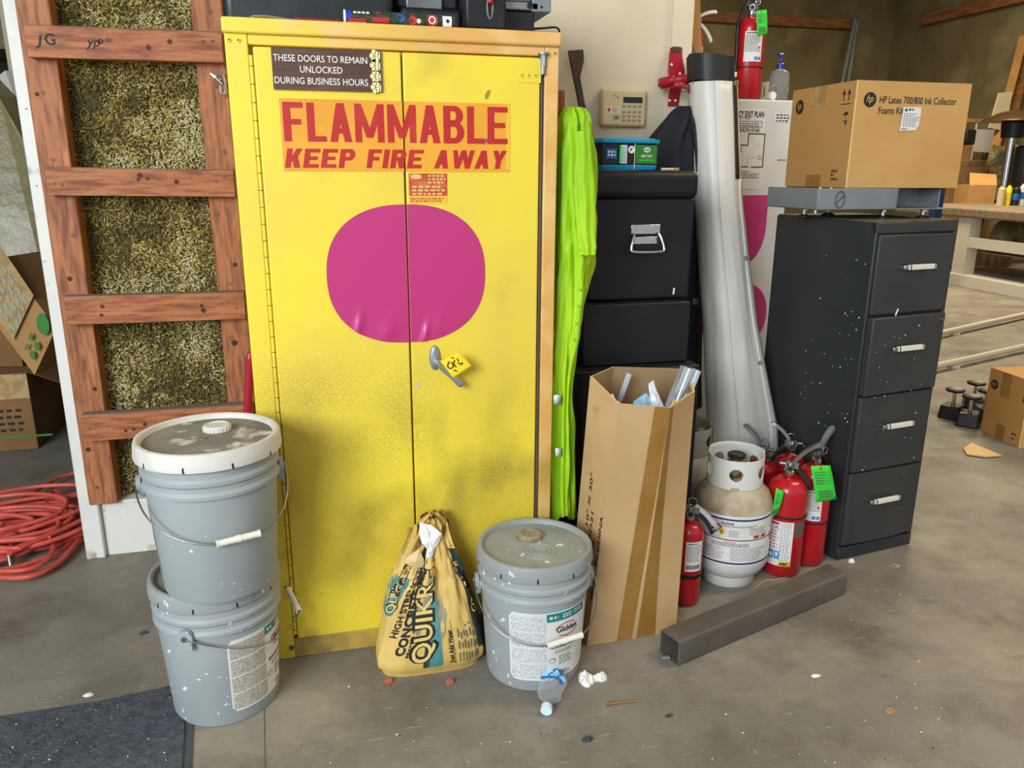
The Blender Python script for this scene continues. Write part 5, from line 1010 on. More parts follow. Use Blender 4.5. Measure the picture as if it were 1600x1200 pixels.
b = MB(); q = [oy(*s_, 2.955) for s_ in ((1077, -40), (1093, -40), (1095, 40), (1098, 90), (1088, 85), (1078, 60), (1076, 20))]; b.prism(q, (0, .004, 0), 'cardboard'); tag(b.build('cardboard_strip', at=q[0]), 'upright cardboard strip tucked behind the wall end bracket', 'cardboard')
b = MB(); P_ = [oy(*s_, 2.92) for s_ in ((1076, 78), (1087, 90), (1100, 92), (1097, 108), (1086, 113), (1074, 112), (1072, 95))]; c_ = sum(P_, Vector()) / 7 + Vector((0, -.03, 0)); b.add(P_ + [c_], [(i, (i + 1) % 7, 7) for i in range(7)], 'film_white', False); b.add([p + Vector((0, .004, 0)) for p in P_] , [tuple(range(6, -1, -1))], 'film_white', False); tag(b.build('plastic_wrap', at=c_, ang=0), 'crumpled clear plastic wrap under the bracket behind the wall end', 'plastic wrap')

# ================================================================== rolled vinyl banner
t = thing('vinyl_roll', 'tall rolled white vinyl sheet leaning by the wall end', 'vinyl roll', (1.5, 2.5, 0))
VR = [(0.0, 1.500, 2.490, .108, .090), (.25, 1.497, 2.510, .106, .085), (.5, 1.452, 2.570, .081, .080), (.75, 1.416, 2.640, .076, .078), (1.0, 1.394, 2.692, .080, .078)]
def vr(u, v, g=0.0):
    k = v; cx_, cy_, rx_, ry_ = table(VR, k); z = k * 1.625; a = 2 * PI * u
    f = (1 - k) * .010 * math.sin(3 * a + 1) + .003 * fbm(math.cos(a) * 2, math.sin(a) * 2, z * 3)
    return Vector((cx_ + (rx_ + f + g) * math.cos(a), cy_ + (ry_ + f + g) * math.sin(a), z))
b = MB(); b.grid(vr, 64, 50, 'vinyl', cu=True); b.build('roll', t, ang=0)
# outer flap: a lapped edge with a hem that wanders out at the foot
def flap(u, v):
    a = lerp(-1.9, -.30, u) ; p = vr(a / (2 * PI) % 1.0, v, .004 + .010 * u ** 6 + .012 * (1 - v) * u * u); return p + Vector((.045 * u * u * (1 - v) ** 3, -.035 * u * u * (1 - v) ** 2, 0))
b = MB(); b.grid(flap, 30, 50, 'vinyl'); b.build('outer_flap', t, ang=0, solid=.002)
b = MB(); b.grid(lambda u, v: flap(lerp(.80, 1.0, u), v * .80) + Vector((0, -.003, 0)), 4, 40, 'vinyl'); b.build('hem', t, ang=0, solid=.003)
for v in (.18, .40, .63):
    p = flap(.80, v) + Vector((-.001, -.008, 0)); b = MB(); b.grid(lambda u, w_: p + Vector((1, -.25, 0)).normalized() * math.cos(2 * PI * u) * (.0055 + .0022 * math.cos(2 * PI * w_)) + Vector((0, 0, 1)) * math.sin(2 * PI * u) * (.0055 + .0022 * math.cos(2 * PI * w_)) + Vector((-.25, -1, 0)) * .0018 * math.sin(2 * PI * w_), 18, 6, 'steel_dark', cu=True, cv=True); b.build('grommet', t)
b = MB(); b.grid(lambda u, v: vr(u, 1.0, .003) + Vector((-.006 * v, .006 * v, lerp(-.002, .085, v) + (.0 if u < .5 else .008 * math.cos((u - .5) * 2 * PI)))), 48, 6, 'vinyl_black', cu=True); b.add([vr(i / 48, 1.0, .002) + Vector((-.006, .006, .082)) for i in range(48)], [tuple(range(48))], 'vinyl_black'); b.build('black_sleeve', t)
b = MB(); b.grid(lambda u, v: flap(lerp(.56, .80, u), lerp(.80, 1.0, v)) + Vector((0, -.005, 0)), 4, 16, 'vinyl_black'); b.build('black_strap', t, ang=0, solid=.002)
p = flap(.68, .99) + Vector((0, -.010, .012)); b = MB(); b.grid(lambda u, w_: p + Vector((math.cos(2 * PI * u) * (.007 + .003 * math.cos(2 * PI * w_)), -.002 * math.sin(2 * PI * w_), math.sin(2 * PI * u) * (.007 + .003 * math.cos(2 * PI * w_)))), 18, 6, 'brass', cu=True, cv=True); b.build('grommet', t)

# ================================================================== white cabinet with exit plan
t = thing('white_cabinet', 'white metal cabinet with posted exit plan and magenta decals behind the vinyl roll', 'cabinet', (1.66, 3.2, 0))
b = MB(); b.box(1.40, 1.925, 2.985, 3.42, 0, 1.603, 'panel_white'); b.build('cabinet_body', t, bevel=.008, seg=3)
fp = lambda l: plane((0, 2.985 - l, 0), (1, 0, 0), (0, 0, 1))
def PX(px, py): p = oy(px, py, 2.985); return (p.x, p.z)
b = MB(); q = [PX(*s_) for s_ in ((1146, 176), (1196, 178), (1193, 296), (1152, 292))]; b.poly(fp(.001), [(1.44, q[0][1] + .02), (q[1][0], q[1][1] + .02), (q[2][0], q[2][1]), (1.44, q[2][1])], 'label_white')
m = fp(.0018)
def PT(s, px0, px1, py, m_, bold=.02):   # right-aligned line of print, cap height from the photo rows
    x0, z0 = PX(px0, py[1]); x1, z1 = PX(px1, py[0]); return x0, x1, z0, z1 - z0
x0, x1, z0, h = PT('', 1144, 1194, (176, 182), 'ink'); b.text(m, 'EMERGENCY EXIT PLAN', x1, z0, h * 1.25, 'ink', w=(x1 - x0) * 1.37, al='r', bold=.025)
x0, x1, z0, h = PT('', 1145, 1174, (183, 186), 'ink'); b.text(m, 'SUTTER STREET', x1, z0, h, 'ink_soft', w=(x1 - x0) * .96, al='r')
x0, x1, z0, h = PT('', 1147, 1187, (202, 206), 'ink'); b.text(m, 'EXIT/ SOUTH STAIR', x1, z0, h * 1.2, 'ink', w=(x1 - x0) * 1.13, al='r', bold=.015)
def line(pa, pb, w_, m_='ink', lift=m): 
    a = Vector(PX(*pa)); c = Vector(PX(*pb)); d = (c - a).normalized(); n = Vector((-d.y, d.x)) * w_ / 2; b.poly(lift, [a - n, c - n, c + n, a + n], m_)
for pa, pb in (((1145, 189), (1191, 190)), ((1191, 190), (1190, 199)), ((1146, 199), (1190, 199))): line(pa, pb, .0018)
b.fine(m, PX(1148, 197)[0], PX(1148, 198)[1], PX(1188, 197)[0], PX(1148, 191)[1], 2, 'ink_soft', 3, .5)
for pa, pb in (((1149, 226.5), (1168, 227)), ((1168, 228), (1170, 209)), ((1169, 209), (1195, 209.5)), ((1195, 209), (1191, 261)), ((1152, 260.5), (1169, 260.5)), ((1173, 261), (1191, 261))): line(pa, pb, .004)
line((1170, 246), (1184, 246), .001, 'ink_pale'); line((1168, 247), (1168, 256), .001, 'ink_pale'); b.fine(m, PX(1153, 236)[0], PX(1153, 238)[1], PX(1160, 236)[0], PX(1153, 230)[1], 2, 'ink_soft', 4); b.fine(m, PX(1184, 250)[0], PX(1184, 251)[1], PX(1190, 250)[0], PX(1184, 241)[1], 2, 'ink_pale', 4)
b.fine(m, PX(1152, 268)[0], PX(1152, 270)[1], PX(1176, 268)[0], PX(1152, 266)[1], 1, 'red_print', 6); b.fine(m, PX(1152, 280)[0], PX(1152, 279)[1], PX(1190, 280)[0], PX(1152, 270)[1], 3, 'navy', 9, .4)
b.poly(fp(.001), [PX(1210, 176), PX(1236, 177), PX(1236, 192), PX(1209, 192)], 'label_white'); b.fine(m, PX(1212, 190)[0], PX(1212, 191)[1], PX(1235, 190)[0], PX(1212, 177)[1], 3, 'ink', 12, .45)
b.fine(m, PX(1215, 251)[0], PX(1215, 252)[1], PX(1233, 251)[0], PX(1215, 248)[1], 1, 'magenta', 2)
b.build('exit_plan', t, ang=0)
b = MB()
q0, q1, q2 = PX(1201, 305), PX(1150, 303), PX(1160, 412)
xr, zt_, xb, zb_ = q0[0], q0[1], PX(1162, 412)[0], PX(1162, 412)[1]
pts = [(xr, zt_)] + [(lerp(xr, xb, (1 - math.cos(a))) , zb_ + (zt_ - zb_) * .55 * (1 - math.sin(a))) for a in [PI / 2 * k / 10 for k in range(11)]] + [(1.50, zb_ - .006), (1.50, zt_)]
b.poly(fp(.0012), pts, 'magenta'); rc = PX(1197, 490); zc_ = rc[1]; hz = abs(PX(1165, 540)[1] - PX(1170, 442)[1]) / 2 + .006
b.disc(fp(.0012), rc[0] - .155, zc_, .155, hz, 'magenta', n=48, pw=2.3); b.build('magenta_decal', t, ang=0)
t = thing('pump_bottle', 'clear pump bottle of sanitizer with blue pump on the white cabinet', 'bottle', (1.885, 3.05, ZP))
b = MB(); b.lathe([(.036, ZP), (.039, ZP + .004), (.039, ZP + .095), (.034, ZP + .112), (.016, ZP + .120), (.015, ZP + .126)], 'clear_film', c=(1.885, 3.05, 0), n=32); b.build('bottle_body', t)
b = MB(); b.lathe([(.034, ZP + .003), (.036, ZP + .006), (.036, ZP + .06)], 'gel', c=(1.885, 3.05, 0), n=28); b.build('sanitizer_gel', t)
b = MB(); b.lathe([(.0165, ZP + .124), (.0165, ZP + .142), (.006, ZP + .146), (.005, ZP + .170), (.012, ZP + .173), (.012, ZP + .180), (.004, ZP + .183)], 'pump_blue', c=(1.885, 3.05, 0), n=24); b.box(1.868, 1.887, 3.045, 3.055, ZP + .172, ZP + .180, 'pump_blue'); b.build('pump', t)
b = MB(); b.cyl((1.841, 3.035, ZP + .0175), (1.843, 3.018, ZP + .0175), .0165, 'label_white', n=28); b.cyl((1.843, 3.018, ZP + .0175), (1.843, 3.0165, ZP + .0175), .011, 'paper_white', n=28); tag(b.build('tape_roll', at=(1.842, 3.03, ZP), bevel=.001), 'small white round roll standing beside the sanitizer bottle', 'roll')
b = MB(); b.hexa([(1.832, 3.10, ZP), (1.868, 3.10, ZP), (1.868, 3.13, ZP), (1.832, 3.13, ZP), (1.838, 3.10, ZP + .075), (1.872, 3.10, ZP + .082), (1.872, 3.13, ZP + .082), (1.838, 3.13, ZP + .075)], 'pale_board'); b.box(1.847, 1.852, 3.099, 3.1005, ZP + .02, ZP + .06, 'ink_soft'); tag(b.build('small_carton', at=(1.85, 3.11, ZP)), 'small pale carton between tall extinguisher and sanitizer bottle', 'carton')
b = MB(); b.box(1.90, 1.92, 3.12, 3.40, ZP, ZP + .03, 'cardboard_dark'); b.box(1.80, 1.92, 3.16, 3.40, ZP, ZP + .05, 'cardboard_dark'); tag(b.build('open_box', at=(1.86, 3.28, ZP)), 'low brown cardboard box behind the sanitizer bottle', 'box')

# ================================================================== propane tanks
def make_tank(x, y, label, art=True):
    t = thing('propane_tank', label, 'propane tank', (x, y, 0), 0, 'propane tanks'); X = Matrix.Translation((x, y, 0)); f0 = math.atan2(-y, -x); r = .127
    m0, m1 = ('tank_white', 'tank_dirty') if art else ('tank_old', 'tank_old')
    b = MB(); b.X = X; b.lathe([(.088, 0), (.090, .003), (.090, .035)], m0, n=48); b.build('foot_ring', t)
    b = MB(); b.X = X; b.lathe([(.05, .02), (.085, .030), (.112, .052), (.124, .075), (r, .10), (r, .270)], m0, n=64, capt=False); b.lathe([(r, .270), (.124, .292), (.112, .318), (.090, .340), (.06, .352), (.02, .356)], m1, n=64, capb=False); b.build('tank_body', t, ang=60)
    b = MB(); b.X = X; zc0, zc1, rc_ = .342, .440, .0875; N_, K_ = 180, 36; holes = [f0 + .05, f0 + 1.18, f0 - 1.15, f0 + 2.4, f0 - 2.4]
    vs = []; 
    for k in range(K_ + 1):
        for i in range(N_): a = 2 * PI * i / N_; zz = lerp(zc0, zc1, k / K_); zz += (.010 if k == K_ and math.cos(a - f0 - PI) > .2 else 0); vs.append((rc_ * math.cos(a), rc_ * math.sin(a), zz))
    fs = []
    for k in range(K_):
        for i in range(N_):
            a = 2 * PI * (i + .5) / N_; zz = lerp(zc0, zc1, (k + .5) / K_); skip = any((((a - h_ + PI) % (2 * PI) - PI) * rc_ / .021) ** 2 + ((zz - .393) / .021) ** 2 < 1 for h_ in holes)
            if abs(((a - f0 - .05 + PI) % (2 * PI) - PI)) < .14 and k < 3: skip = True
            if not skip: fs.append((k * N_ + i, k * N_ + (i + 1) % N_, (k + 1) * N_ + (i + 1) % N_, (k + 1) * N_ + i))
    b.add(vs, fs, m0); b.build('collar', t, ang=0, solid=.0035)
    b = MB(); b.X = X; b.lathe([(.020, .350), (.020, .380), (.014, .385), (.014, .40), (.026, .402), (.028, .415), (.022, .422), (.004, .424)], 'brass', n=24); g = Vector((math.cos(f0), math.sin(f0), 0)); b.cyl((0, 0, .39), tuple(g * .045 + Vector((0, 0, .392))), .014, 'steel', n=20); b.build('valve', t)
    b = MB(); b.X = X; b.lathe([(.024, .424), (.029, .427), (.029, .437), (.024, .440), (.010, .438)], 'black_plastic', n=16); b.build('valve_knob', t)
    if not art: return t
    p0, p1, p2 = (cylmap((x, y, 0), r + l, f0 - PI * .5) for l in (.0006, .0012, .0018)); wv = r * PI; b = MB()
    b.rect(p0, 0, .098, wv, .266, 'label_white', 48); b.rect(p1, 0, .255, wv, .261, 'navy', 48); b.rect(p1, 0, .104, wv, .110, 'navy', 48); b.rect(p1, 0, .187, wv, .190, 'ink', 48)
    b.text(p1, 'PROPANE', wv * .48, .241, .0075, 'ink', w=.040, al='c', bold=.03); b.fine(p1, wv * .22, .232, wv * .76, .240, 2, 'ink_soft', 3, .4)
    cx_, cz = wv * .405, .214; s_ = .0145
    for (dx, dz, m_) in ((0, s_, 'red_print'), (-s_, 0, 'navy'), (s_, 0, 'yellow_print'), (0, -s_, 'label_white')):
        b.poly(p1, [(cx_ + dx - s_ * 1.0, cz + dz), (cx_ + dx, cz + dz - s_ * 1.0), (cx_ + dx + s_ * 1.0, cz + dz), (cx_ + dx, cz + dz + s_ * 1.0)], m_)
    b.text(p2, '0', cx_ + s_, cz - .0065, .013, 'ink', w=.009, al='c', bold=.03); b.text(p2, '4', cx_, cz + s_ - .005, .011, 'ink_soft', w=.008, al='c'); 
    b.fine(p1, wv * .50, .200, wv * .58, .224, 5, 'ink_soft', 4, .4); b.fine(p1, wv * .66, .206, wv * .84, .232, 7, 'ink_soft', 5, .35); b.fine(p1, wv * .24, .192, wv * .45, .199, 2, 'ink_soft', 7, .4)
    b.rect(p1, wv * .70, .193, wv * .755, .204, 'red_print', 3); b.rect(p1, wv * .775, .193, wv * .83, .204, 'red_print', 3); b.fine(p1, wv * .46, .178, wv * .56, .184, 1, 'red_print', 8, .5)
    b.fine(p1, wv * .36, .164, wv * .70, .178, 3, 'ink_soft', 9, .5); b.fine(p1, wv * .16, .116, wv * .48, .162, 9, 'ink_soft', 10, .3); b.fine(p1, wv * .52, .116, wv * .84, .162, 9, 'ink_soft', 13, .3)
    b.poly(p1, [(wv * .92, .20), (wv * .95, .185), (wv * .92, .165), (wv * .90, .183)], 'red_print'); b.fine(p1, wv * .90, .21, wv * .96, .245, 5, 'red_print', 12, .3)
    b.build('tank_label', t, ang=0); return t
make_tank(1.297, 2.155, 'white propane tank with printed label standing behind the steel tube')
make_tank(1.272, 2.465, 'second propane tank, older and yellowed, hidden behind the labelled white one', art=False)
b = MB(); b.tube(smooth_path([oz(1178, 920, .003), oz(1195, 908, .004), oz(1215, 905, .003), oz(1230, 902, .003)]), .0012, 'card_edge', n=6); tag(b.build('string_bit', at=oz(1195, 908)), 'thin tan string on the floor in front of the propane tank', 'string')
# ================================================================== charcoal filing cabinet
FX, FY, FR, FW, FD, FH = 1.721, 2.155, .145, .356, .462, 1.175
fu = Vector((math.cos(FR), math.sin(FR), 0)); fn_ = Vector((-math.sin(FR), math.cos(FR), 0))
t = thing('filing_cabinet', 'scuffed charcoal four-drawer filing cabinet with pale bar handles', 'filing cabinet', (FX, FY, 0), FR); X = world_m(t)
b = MB(); b.X = X; b.box(0, FW, .012, FD, 0, FH - .004, 'charcoal'); b.box(0, .012, 0, .02, .02, FH - .004, 'charcoal'); b.box(FW - .010, FW, 0, .02, .02, FH - .004, 'charcoal'); b.box(0, FW, -.002, .02, FH - .038, FH - .004, 'charcoal_front'); b.box(.004, FW - .004, -.004, .02, .0, .045, 'charcoal'); b.build('body', t, bevel=.003)
b = MB(); b.X = X; b.box(.003, FW - .003, .003, FD - .003, FH - .0045, FH, 'dusty_top'); b.build('top_panel', t, bevel=.002)
zs = [(.875, 1.132, 0, 0), (.605, .868, .010, .008), (.330, .598, .004, .003), (.055, .323, .002, .0)]
for i, (z0, z1, pl, sk) in enumerate(zs):
    b = MB(); b.X = X; x0, x1 = .014 - sk * .3, FW - .012
    y0 = -.006 - pl; b.hexa([(x0, y0 - sk, z0), (x1, y0, z0), (x1, .02, z0), (x0, .02, z0), (x0, y0 - sk, z1), (x1, y0, z1), (x1, .02, z1), (x0, .02, z1)], 'charcoal_front')
    if i == 3:
        b.grid(lambda u, v: (lerp(.05, .30, u), y0 - .0012 - .008 * max(0, math.sin(u * PI)) * max(0, 1 - v * 1.1), lerp(.058, .17, v)), 16, 10, 'charcoal_front')
    d = b.build('drawer', t, bevel=.005, seg=3)
    b = MB(); b.X = X; hx0, hx1, hz = .106 - .010 * (i % 2), .245 - .012 * (i % 2), lerp(z0, z1, .60); yh = y0 - .022
    for x in (hx0 + .006, hx1 - .012): b.box(x, x + .008, yh + .003, y0 + .001, hz - .006, hz + .006, 'chrome')
    b.box(hx0 + .022, hx1, yh - .006, yh + .006, hz - .008, hz + .008, 'grip_white'); b.box(hx0, hx0 + .026, yh - .003, yh + .006, hz - .006, hz + .006, 'chrome'); b.box(hx0 + .024, hx0 + .030, yh - .0065, yh + .006, hz - .0085, hz + .0085, 'ink'); b.box(hx1 - .008, hx1 - .003, yh - .0065, yh + .006, hz - .0085, hz + .0085, 'ink')
    b.build('bar_handle', d, bevel=.0015)
b = MB(); b.X = X; rr_ = random.Random(21)
for k in range(70):   # chips and paint drops on the side and drawer fronts
    s_ = rr_.choice([.0012, .0016, .002, .003])
    if k < 42: y, z = rr_.uniform(.02, .25), min(1.05, max(.1, rr_.gauss(.62, .22))); b.add([(-.0008, y - s_, z), (-.0008, y, z - s_ * 1.3), (-.0008, y + s_ * .8, z), (-.0008, y, z + s_)], [(0, 1, 2, 3)], 'paper_white', False)
    else: x, z = rr_.uniform(.02, .30), rr_.uniform(.3, .86); yy = -.0175 - .008 - .002; b.add([(x - s_, yy + .006 * (z < .6), z), (x, yy + .006 * (z < .6), z - s_ * 1.3), (x + s_ * .8, yy + .006 * (z < .6), z), (x, yy + .006 * (z < .6), z + s_)], [(0, 1, 2, 3)], 'paper_white', False)
b.hexa([(.120, -.0085, .870), (.124, -.0085, .869), (.124, -.006, .869), (.120, -.006, .870), (.128, -.0085, .892), (.132, -.0085, .891), (.132, -.006, .891), (.128, -.006, .892)], 'paper_white'); b.build('paint_chips', t, ang=0)
b = MB(); b.X = X; b.cyl((.328, -.016, .845), (.328, -.024, .845), .006, 'chrome', n=14); b.cyl((.006, 0, .855), (.006, -.005, .855), .004, 'chrome', n=12); b.build('lock', t)

# ================================================================== steel feet tray carrying the printer-supply box
t = thing('steel_bracket', 'grey steel channel on levelling feet on top of the filing cabinet', 'bracket', (1.85, 2.38, FH))
zt = FH + .030; zu = FH + .098; b = MB()
b.box(1.575, 1.872, 2.262, 2.267, zt, zu, 'tray_grey'); b.box(1.575, 2.072, 2.262, 2.56, zt, zt + .004, 'tray_grey'); b.box(1.868, 1.873, 2.262, 2.40, zt, zu, 'tray_grey'); b.box(2.067, 2.072, 2.30, 2.56, zt, zu, 'tray_grey'); b.box(1.575, 1.580, 2.267, 2.56, zt, zu, 'tray_grey'); b.box(1.873, 2.072, 2.395, 2.40, zt, zu, 'tray_grey'); b.build('channel', t, bevel=.0015)
for x, y in ((1.635, 2.42), (1.845, 2.290), (2.02, 2.310), (1.80, 2.52)):
    b = MB(); b.cyl((x, y, FH + .0005), (x, y, FH + .005), .022, 'black', n=24); b.cyl((x, y, FH + .005), (x, y, FH + .009), .017, 'black', r1=.010, n=24); b.cyl((x, y, FH + .009), (x, y, zt), .0065, 'chrome', n=14); b.cyl((x, y, zt - .008), (x, y, zt), .011, 'chrome', n=6); b.build('levelling_foot', t)
b = MB(); b.grid(lambda u, v: Vector((1.655 + (.022 + .003 * math.cos(2 * PI * v)) * math.cos(2 * PI * u) * .75, 2.2605 + .002 * math.sin(2 * PI * v), (zt + zu) / 2 + (.026 + .003 * math.cos(2 * PI * v)) * math.sin(2 * PI * u))), 26, 6, 'steel_dark', cu=True, cv=True); b.tube([(1.640, 2.2605, zt + .02), (1.655, 2.2605, zt + .036), (1.670, 2.2605, zt + .048)], .002, 'steel_dark', n=6); b.build('dial_ring', t)

HX, HY, HR, HW, HD, HH, HZ = 1.678, 2.271, -.0166, .422, .357, .327, 1.275
def carton(name, x, y, z, rz, wd, dp, ht, label, m_f, m_s, art):
    t = thing(name, label, 'box', (x, y, z), rz); X = world_m(t)
    b = MB(); b.X = X; e = .003
    b.add([(e, 0, 0), (wd, 0, 0), (wd, 0, ht), (e, 0, ht)], [(0, 1, 2, 3)], m_f, False)
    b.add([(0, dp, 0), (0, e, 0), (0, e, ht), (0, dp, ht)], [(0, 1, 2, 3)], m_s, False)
    b.add([(0, e, 0), (e, 0, 0), (e, 0, ht), (0, e, ht)], [(0, 1, 2, 3)], 'card_edge', False)
    b.add([(e, 0, ht), (wd, 0, ht), (wd, dp, ht), (0, dp, ht), (0, e, ht)], [(0, 1, 2, 3, 4)], m_f, False)
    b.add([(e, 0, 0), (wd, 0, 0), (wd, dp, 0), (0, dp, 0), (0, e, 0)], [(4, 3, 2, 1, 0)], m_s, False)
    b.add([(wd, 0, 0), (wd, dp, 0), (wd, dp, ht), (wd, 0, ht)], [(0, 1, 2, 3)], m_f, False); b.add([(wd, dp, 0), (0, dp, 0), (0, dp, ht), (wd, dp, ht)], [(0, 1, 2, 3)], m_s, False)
    b.build('carton_body', t, ang=0)
    F = lambda l: (lambda a, c: X @ Vector((a, -l, c))); S = lambda l: (lambda a, c: X @ Vector((-l, dp - a, c)))   # front face and left face
    art(t, F, S); return t
def logo(b, mp, mp2, x, y, r_, bg_m):
    b.disc(mp, x, y, r_, r_, 'ink', n=36); b.text(mp2, 'hp', x - r_ * .62, y - r_ * .30, r_ * .98, bg_m, w=r_ * 1.16, shear=.32, bold=.01)
def art1(t, F, S):
    b = MB(); f, f2 = F(.0008), F(.0015); logo(b, f, f2, .051, .270, .0225, 'hp_card')
    b.text(f, 'HP Latex 700/800 Ink Collector', .086, .261, .021, 'ink', w=.285, bold=.012); b.text(f, 'Foams Kit', .086, .229, .021, 'ink', w=.092, bold=.012); b.build('box_print', t, ang=0)
    b = MB(); b.poly(f2, [(.172, .178), (.234, .181), (.234, .190), (.241, .191), (.243, .252), (.176, .250)], 'label_white'); f3 = F(.0022); b.disc(f3, .187, .242, .006, .005, 'ink_soft', n=16); b.fine(f3, .197, .238, .225, .247, 1, 'ink', 2, .7); b.fine(f3, .180, .190, .230, .234, 6, 'ink_pale', 4, .5); b.fine(f3, .178, .181, .205, .186, 1, 'ink', 6, .7); b.fine(f3, .225, .208, .240, .224, 2, 'ink_pale', 8, .5); b.build('shipping_label', t, ang=0)
    b = MB(); s, s2 = S(.0008), S(.0015); logo(b, s, s2, .050, .268, .024, 'hp_card_shaded')
    for x in (.296, .322):
        b.rect(s, x - .002, .268, x + .002, .292, 'ink'); b.poly(s, [(x - .008, .288), (x + .008, .288), (x, .306)], 'ink')
    b.rect(s, .284, .258, .334, .261, 'ink'); b.poly(s, [(.302, .225), (.310, .234), (.322, .236), (.330, .226)], 'ink'); b.poly(s, [(.314, .206), (.326, .212), (.322, .196), (.318, .193)], 'ink'); b.poly(s, [(.302, .207), (.312, .211), (.312, .205)], 'ink'); b.rect(s, .315, .212, .317, .226, 'ink')
    b.fine(s, .272, .046, .318, .056, 1, 'ink', 2, .8); b.fine(s, .272, .034, .288, .044, 1, 'ink', 3, .8); b.fine(s, .272, .020, .312, .030, 1, 'ink', 4, .8); b.build('box_print', t, ang=0)
    b = MB(); b.rect(s, .12, .262, .195, .3268, 'tape_clear'); b.build('tape_strip', t, ang=0); b = MB(); b.rect(s, .13, .0, .215, .040, 'tape_brown'); b.build('tape_strip', t, ang=0)
carton('supply_box', HX, HY, HZ, HR, HW, HD, HH, 'large tan cardboard box with black print on top of the filing cabinet', 'hp_card', 'hp_card_shaded', art1)

# ================================================================== floor things right of the filing cabinet
bl, br_, bt = oz(1592, 700), oz(1532, 672), .345
dirv = (br_ - bl); ln = dirv.length
def art2(t, F, S):
    b = MB(); s, s2 = S(.001), S(.002); L_ = ln
    logo(b, s, s2, .045, .265, .026, 'hp_card_shaded'); b.fine(s, L_ * .78, .045, L_ * .92, .060, 1, 'ink', 2, .8); b.fine(s, L_ * .78, .024, L_ * .86, .036, 1, 'ink', 3, .8); b.fine(s, L_ * .90, .22, L_ * .99, .26, 1, 'ink', 3, .8); b.build('box_print', t, ang=0)
    b = MB(); b.rect(s, L_ * .33, .215, L_ * .56, .344, 'tape_brown'); b.build('tape_strip', t, ang=0); b = MB(); b.rect(s, L_ * .38, 0, L_ * .60, .075, 'tape_brown'); b.build('tape_strip', t, ang=0)
carton('supply_box', bl.x, bl.y, 0, math.atan2(dirv.y, dirv.x) - PI / 2, .45, ln, bt, 'smaller tan cardboard box on the floor at the right edge', 'hp_card', 'hp_card_shaded', art2)
for i, (px, py, lb) in enumerate(((1486, 652, 'black levelling foot block farthest left by the file cabinet'), (1512, 664, 'front black levelling foot block of the four on the floor'), (1519, 640, 'rear black levelling foot block of the four on the floor'), (1536, 654, 'black levelling foot block touching the smaller tan box'))):
    p = oz(px, py); t = thing('levelling_foot', lb, 'levelling foot', p, .5 + .2 * i, 'black levelling feet on the floor'); X = world_m(t)
    b = MB(); b.X = X; b.hexa([(-.065, -.055, 0), (.065, -.055, 0), (.065, .055, 0), (-.065, .055, 0), (-.055, -.048, .075), (.055, -.048, .075), (.055, .048, .075), (-.055, .048, .075)], 'black_plastic'); b.build('base_block', t, bevel=.008)
    b = MB(); b.X = X; b.cyl((0, 0, .074), (0, 0, .150), .010, 'chrome', n=14); b.build('screw', t)
    b = MB(); b.X = X; b.lathe([(.012, .142), (.046, .152), (.050, .160), (.046, .166), (.030, .162), (.002, .160)], 'black_plastic', n=28); b.build('foot_pad', t)
for (a, c, lb) in (((1440, 527), (1660, 478), 'white plastic pipe lying on the floor, farther of two'), ((1440, 577), (1660, 528), 'white plastic pipe lying on the floor, nearer of two')):
    p, q = oz(*a, .04), oz(*c, .04); b = MB(); b.cyl(p, q, .022, 'pvc', n=20); b2 = [p.lerp(q, k) for k in (.2, .8)]
    for m_ in b2: b.box(m_.x - .03, m_.x + .03, m_.y - .03, m_.y + .03, 0, .020, 'pvc')
    tag(b.build('white_pipe', at=p), lb, 'pipe', 'white pipes on the warehouse floor')

# ================================================================== work bench and what stands about it
BZ = .92; a0 = oz(1464, 322, BZ); a1 = oz(1660, 335, BZ); bd = (a1 - a0).normalized(); bnv = Vector((-bd.y, bd.x, 0)); 
if bnv.dot(fw) < 0: bnv = -bnv
bth = math.atan2(bd.y, bd.x)
t = thing('work_bench', 'white-framed work bench with weathered wooden top in the background', 'bench', a0)
b = MB(); b.hexa([a0 + bd * u + bnv * v + Vector((0, 0, z)) for z in (-.11, 0) for u, v in ((-.9, 0), (2.6, 0), (2.6, 1.8), (-.9, 1.8))], 'bench_wood'); b.build('bench_top', t, bevel=.02)
def bb(u0, u1, v0, v1, z0, z1, name, m_='bench_white'):
    b = MB(); b.hexa([a0 + bd * u + bnv * v + Vector((0, 0, z - BZ)) for z in (z0, z1) for u, v in ((u0, v0), (u1, v0), (u1, v1), (u0, v1))], m_); return b.build(name, t, bevel=.005)
bb(.36, .56, .05, .20, .08, .81, 'leg'); bb(.36, .56, 1.6, 1.75, .08, .81, 'leg'); bb(.56, 2.5, .06, .16, .46, .58, 'cross_rail'); bb(.28, 2.5, .02, .22, .0, .14, 'foot_rail'); bb(.28, 2.5, 1.58, 1.78, .0, .14, 'foot_rail'); bb(.56, 2.5, .2, 1.6, .40, .42, 'shelf', 'bench_wood')
b = MB(); p, q = oz(1440, 415, .05), oz(1700, 462, .05); b.beam(p, q, .22, .09, 'bench_white'); tag(b.build('white_beam', at=p), 'long white beam lying on the floor before the work bench', 'beam')
def onbench(px, py): return oz(px, py, BZ)
def bbox(name, px0, px1, pyb, pyt, dep, m_, label, cat, base=BZ, rz=None, open_=False):
    p, q = oz(px0, pyb, base), None; d = (p - Vector((0, 0, CH))).dot(fw); wd = (px1 - px0) * d / FPX; ht = (pyb - pyt) * d / FPX
    e = (rt0 * 1.0); n = Vector((-e.y, e.x, 0)); b = MB(); b.hexa([p + e * u + n * v + Vector((0, 0, z)) for z in (0, ht) for u, v in ((0, 0), (wd, 0), (wd, dep), (0, dep))], m_)
    return b, p, e, n, wd, ht, label, cat, name
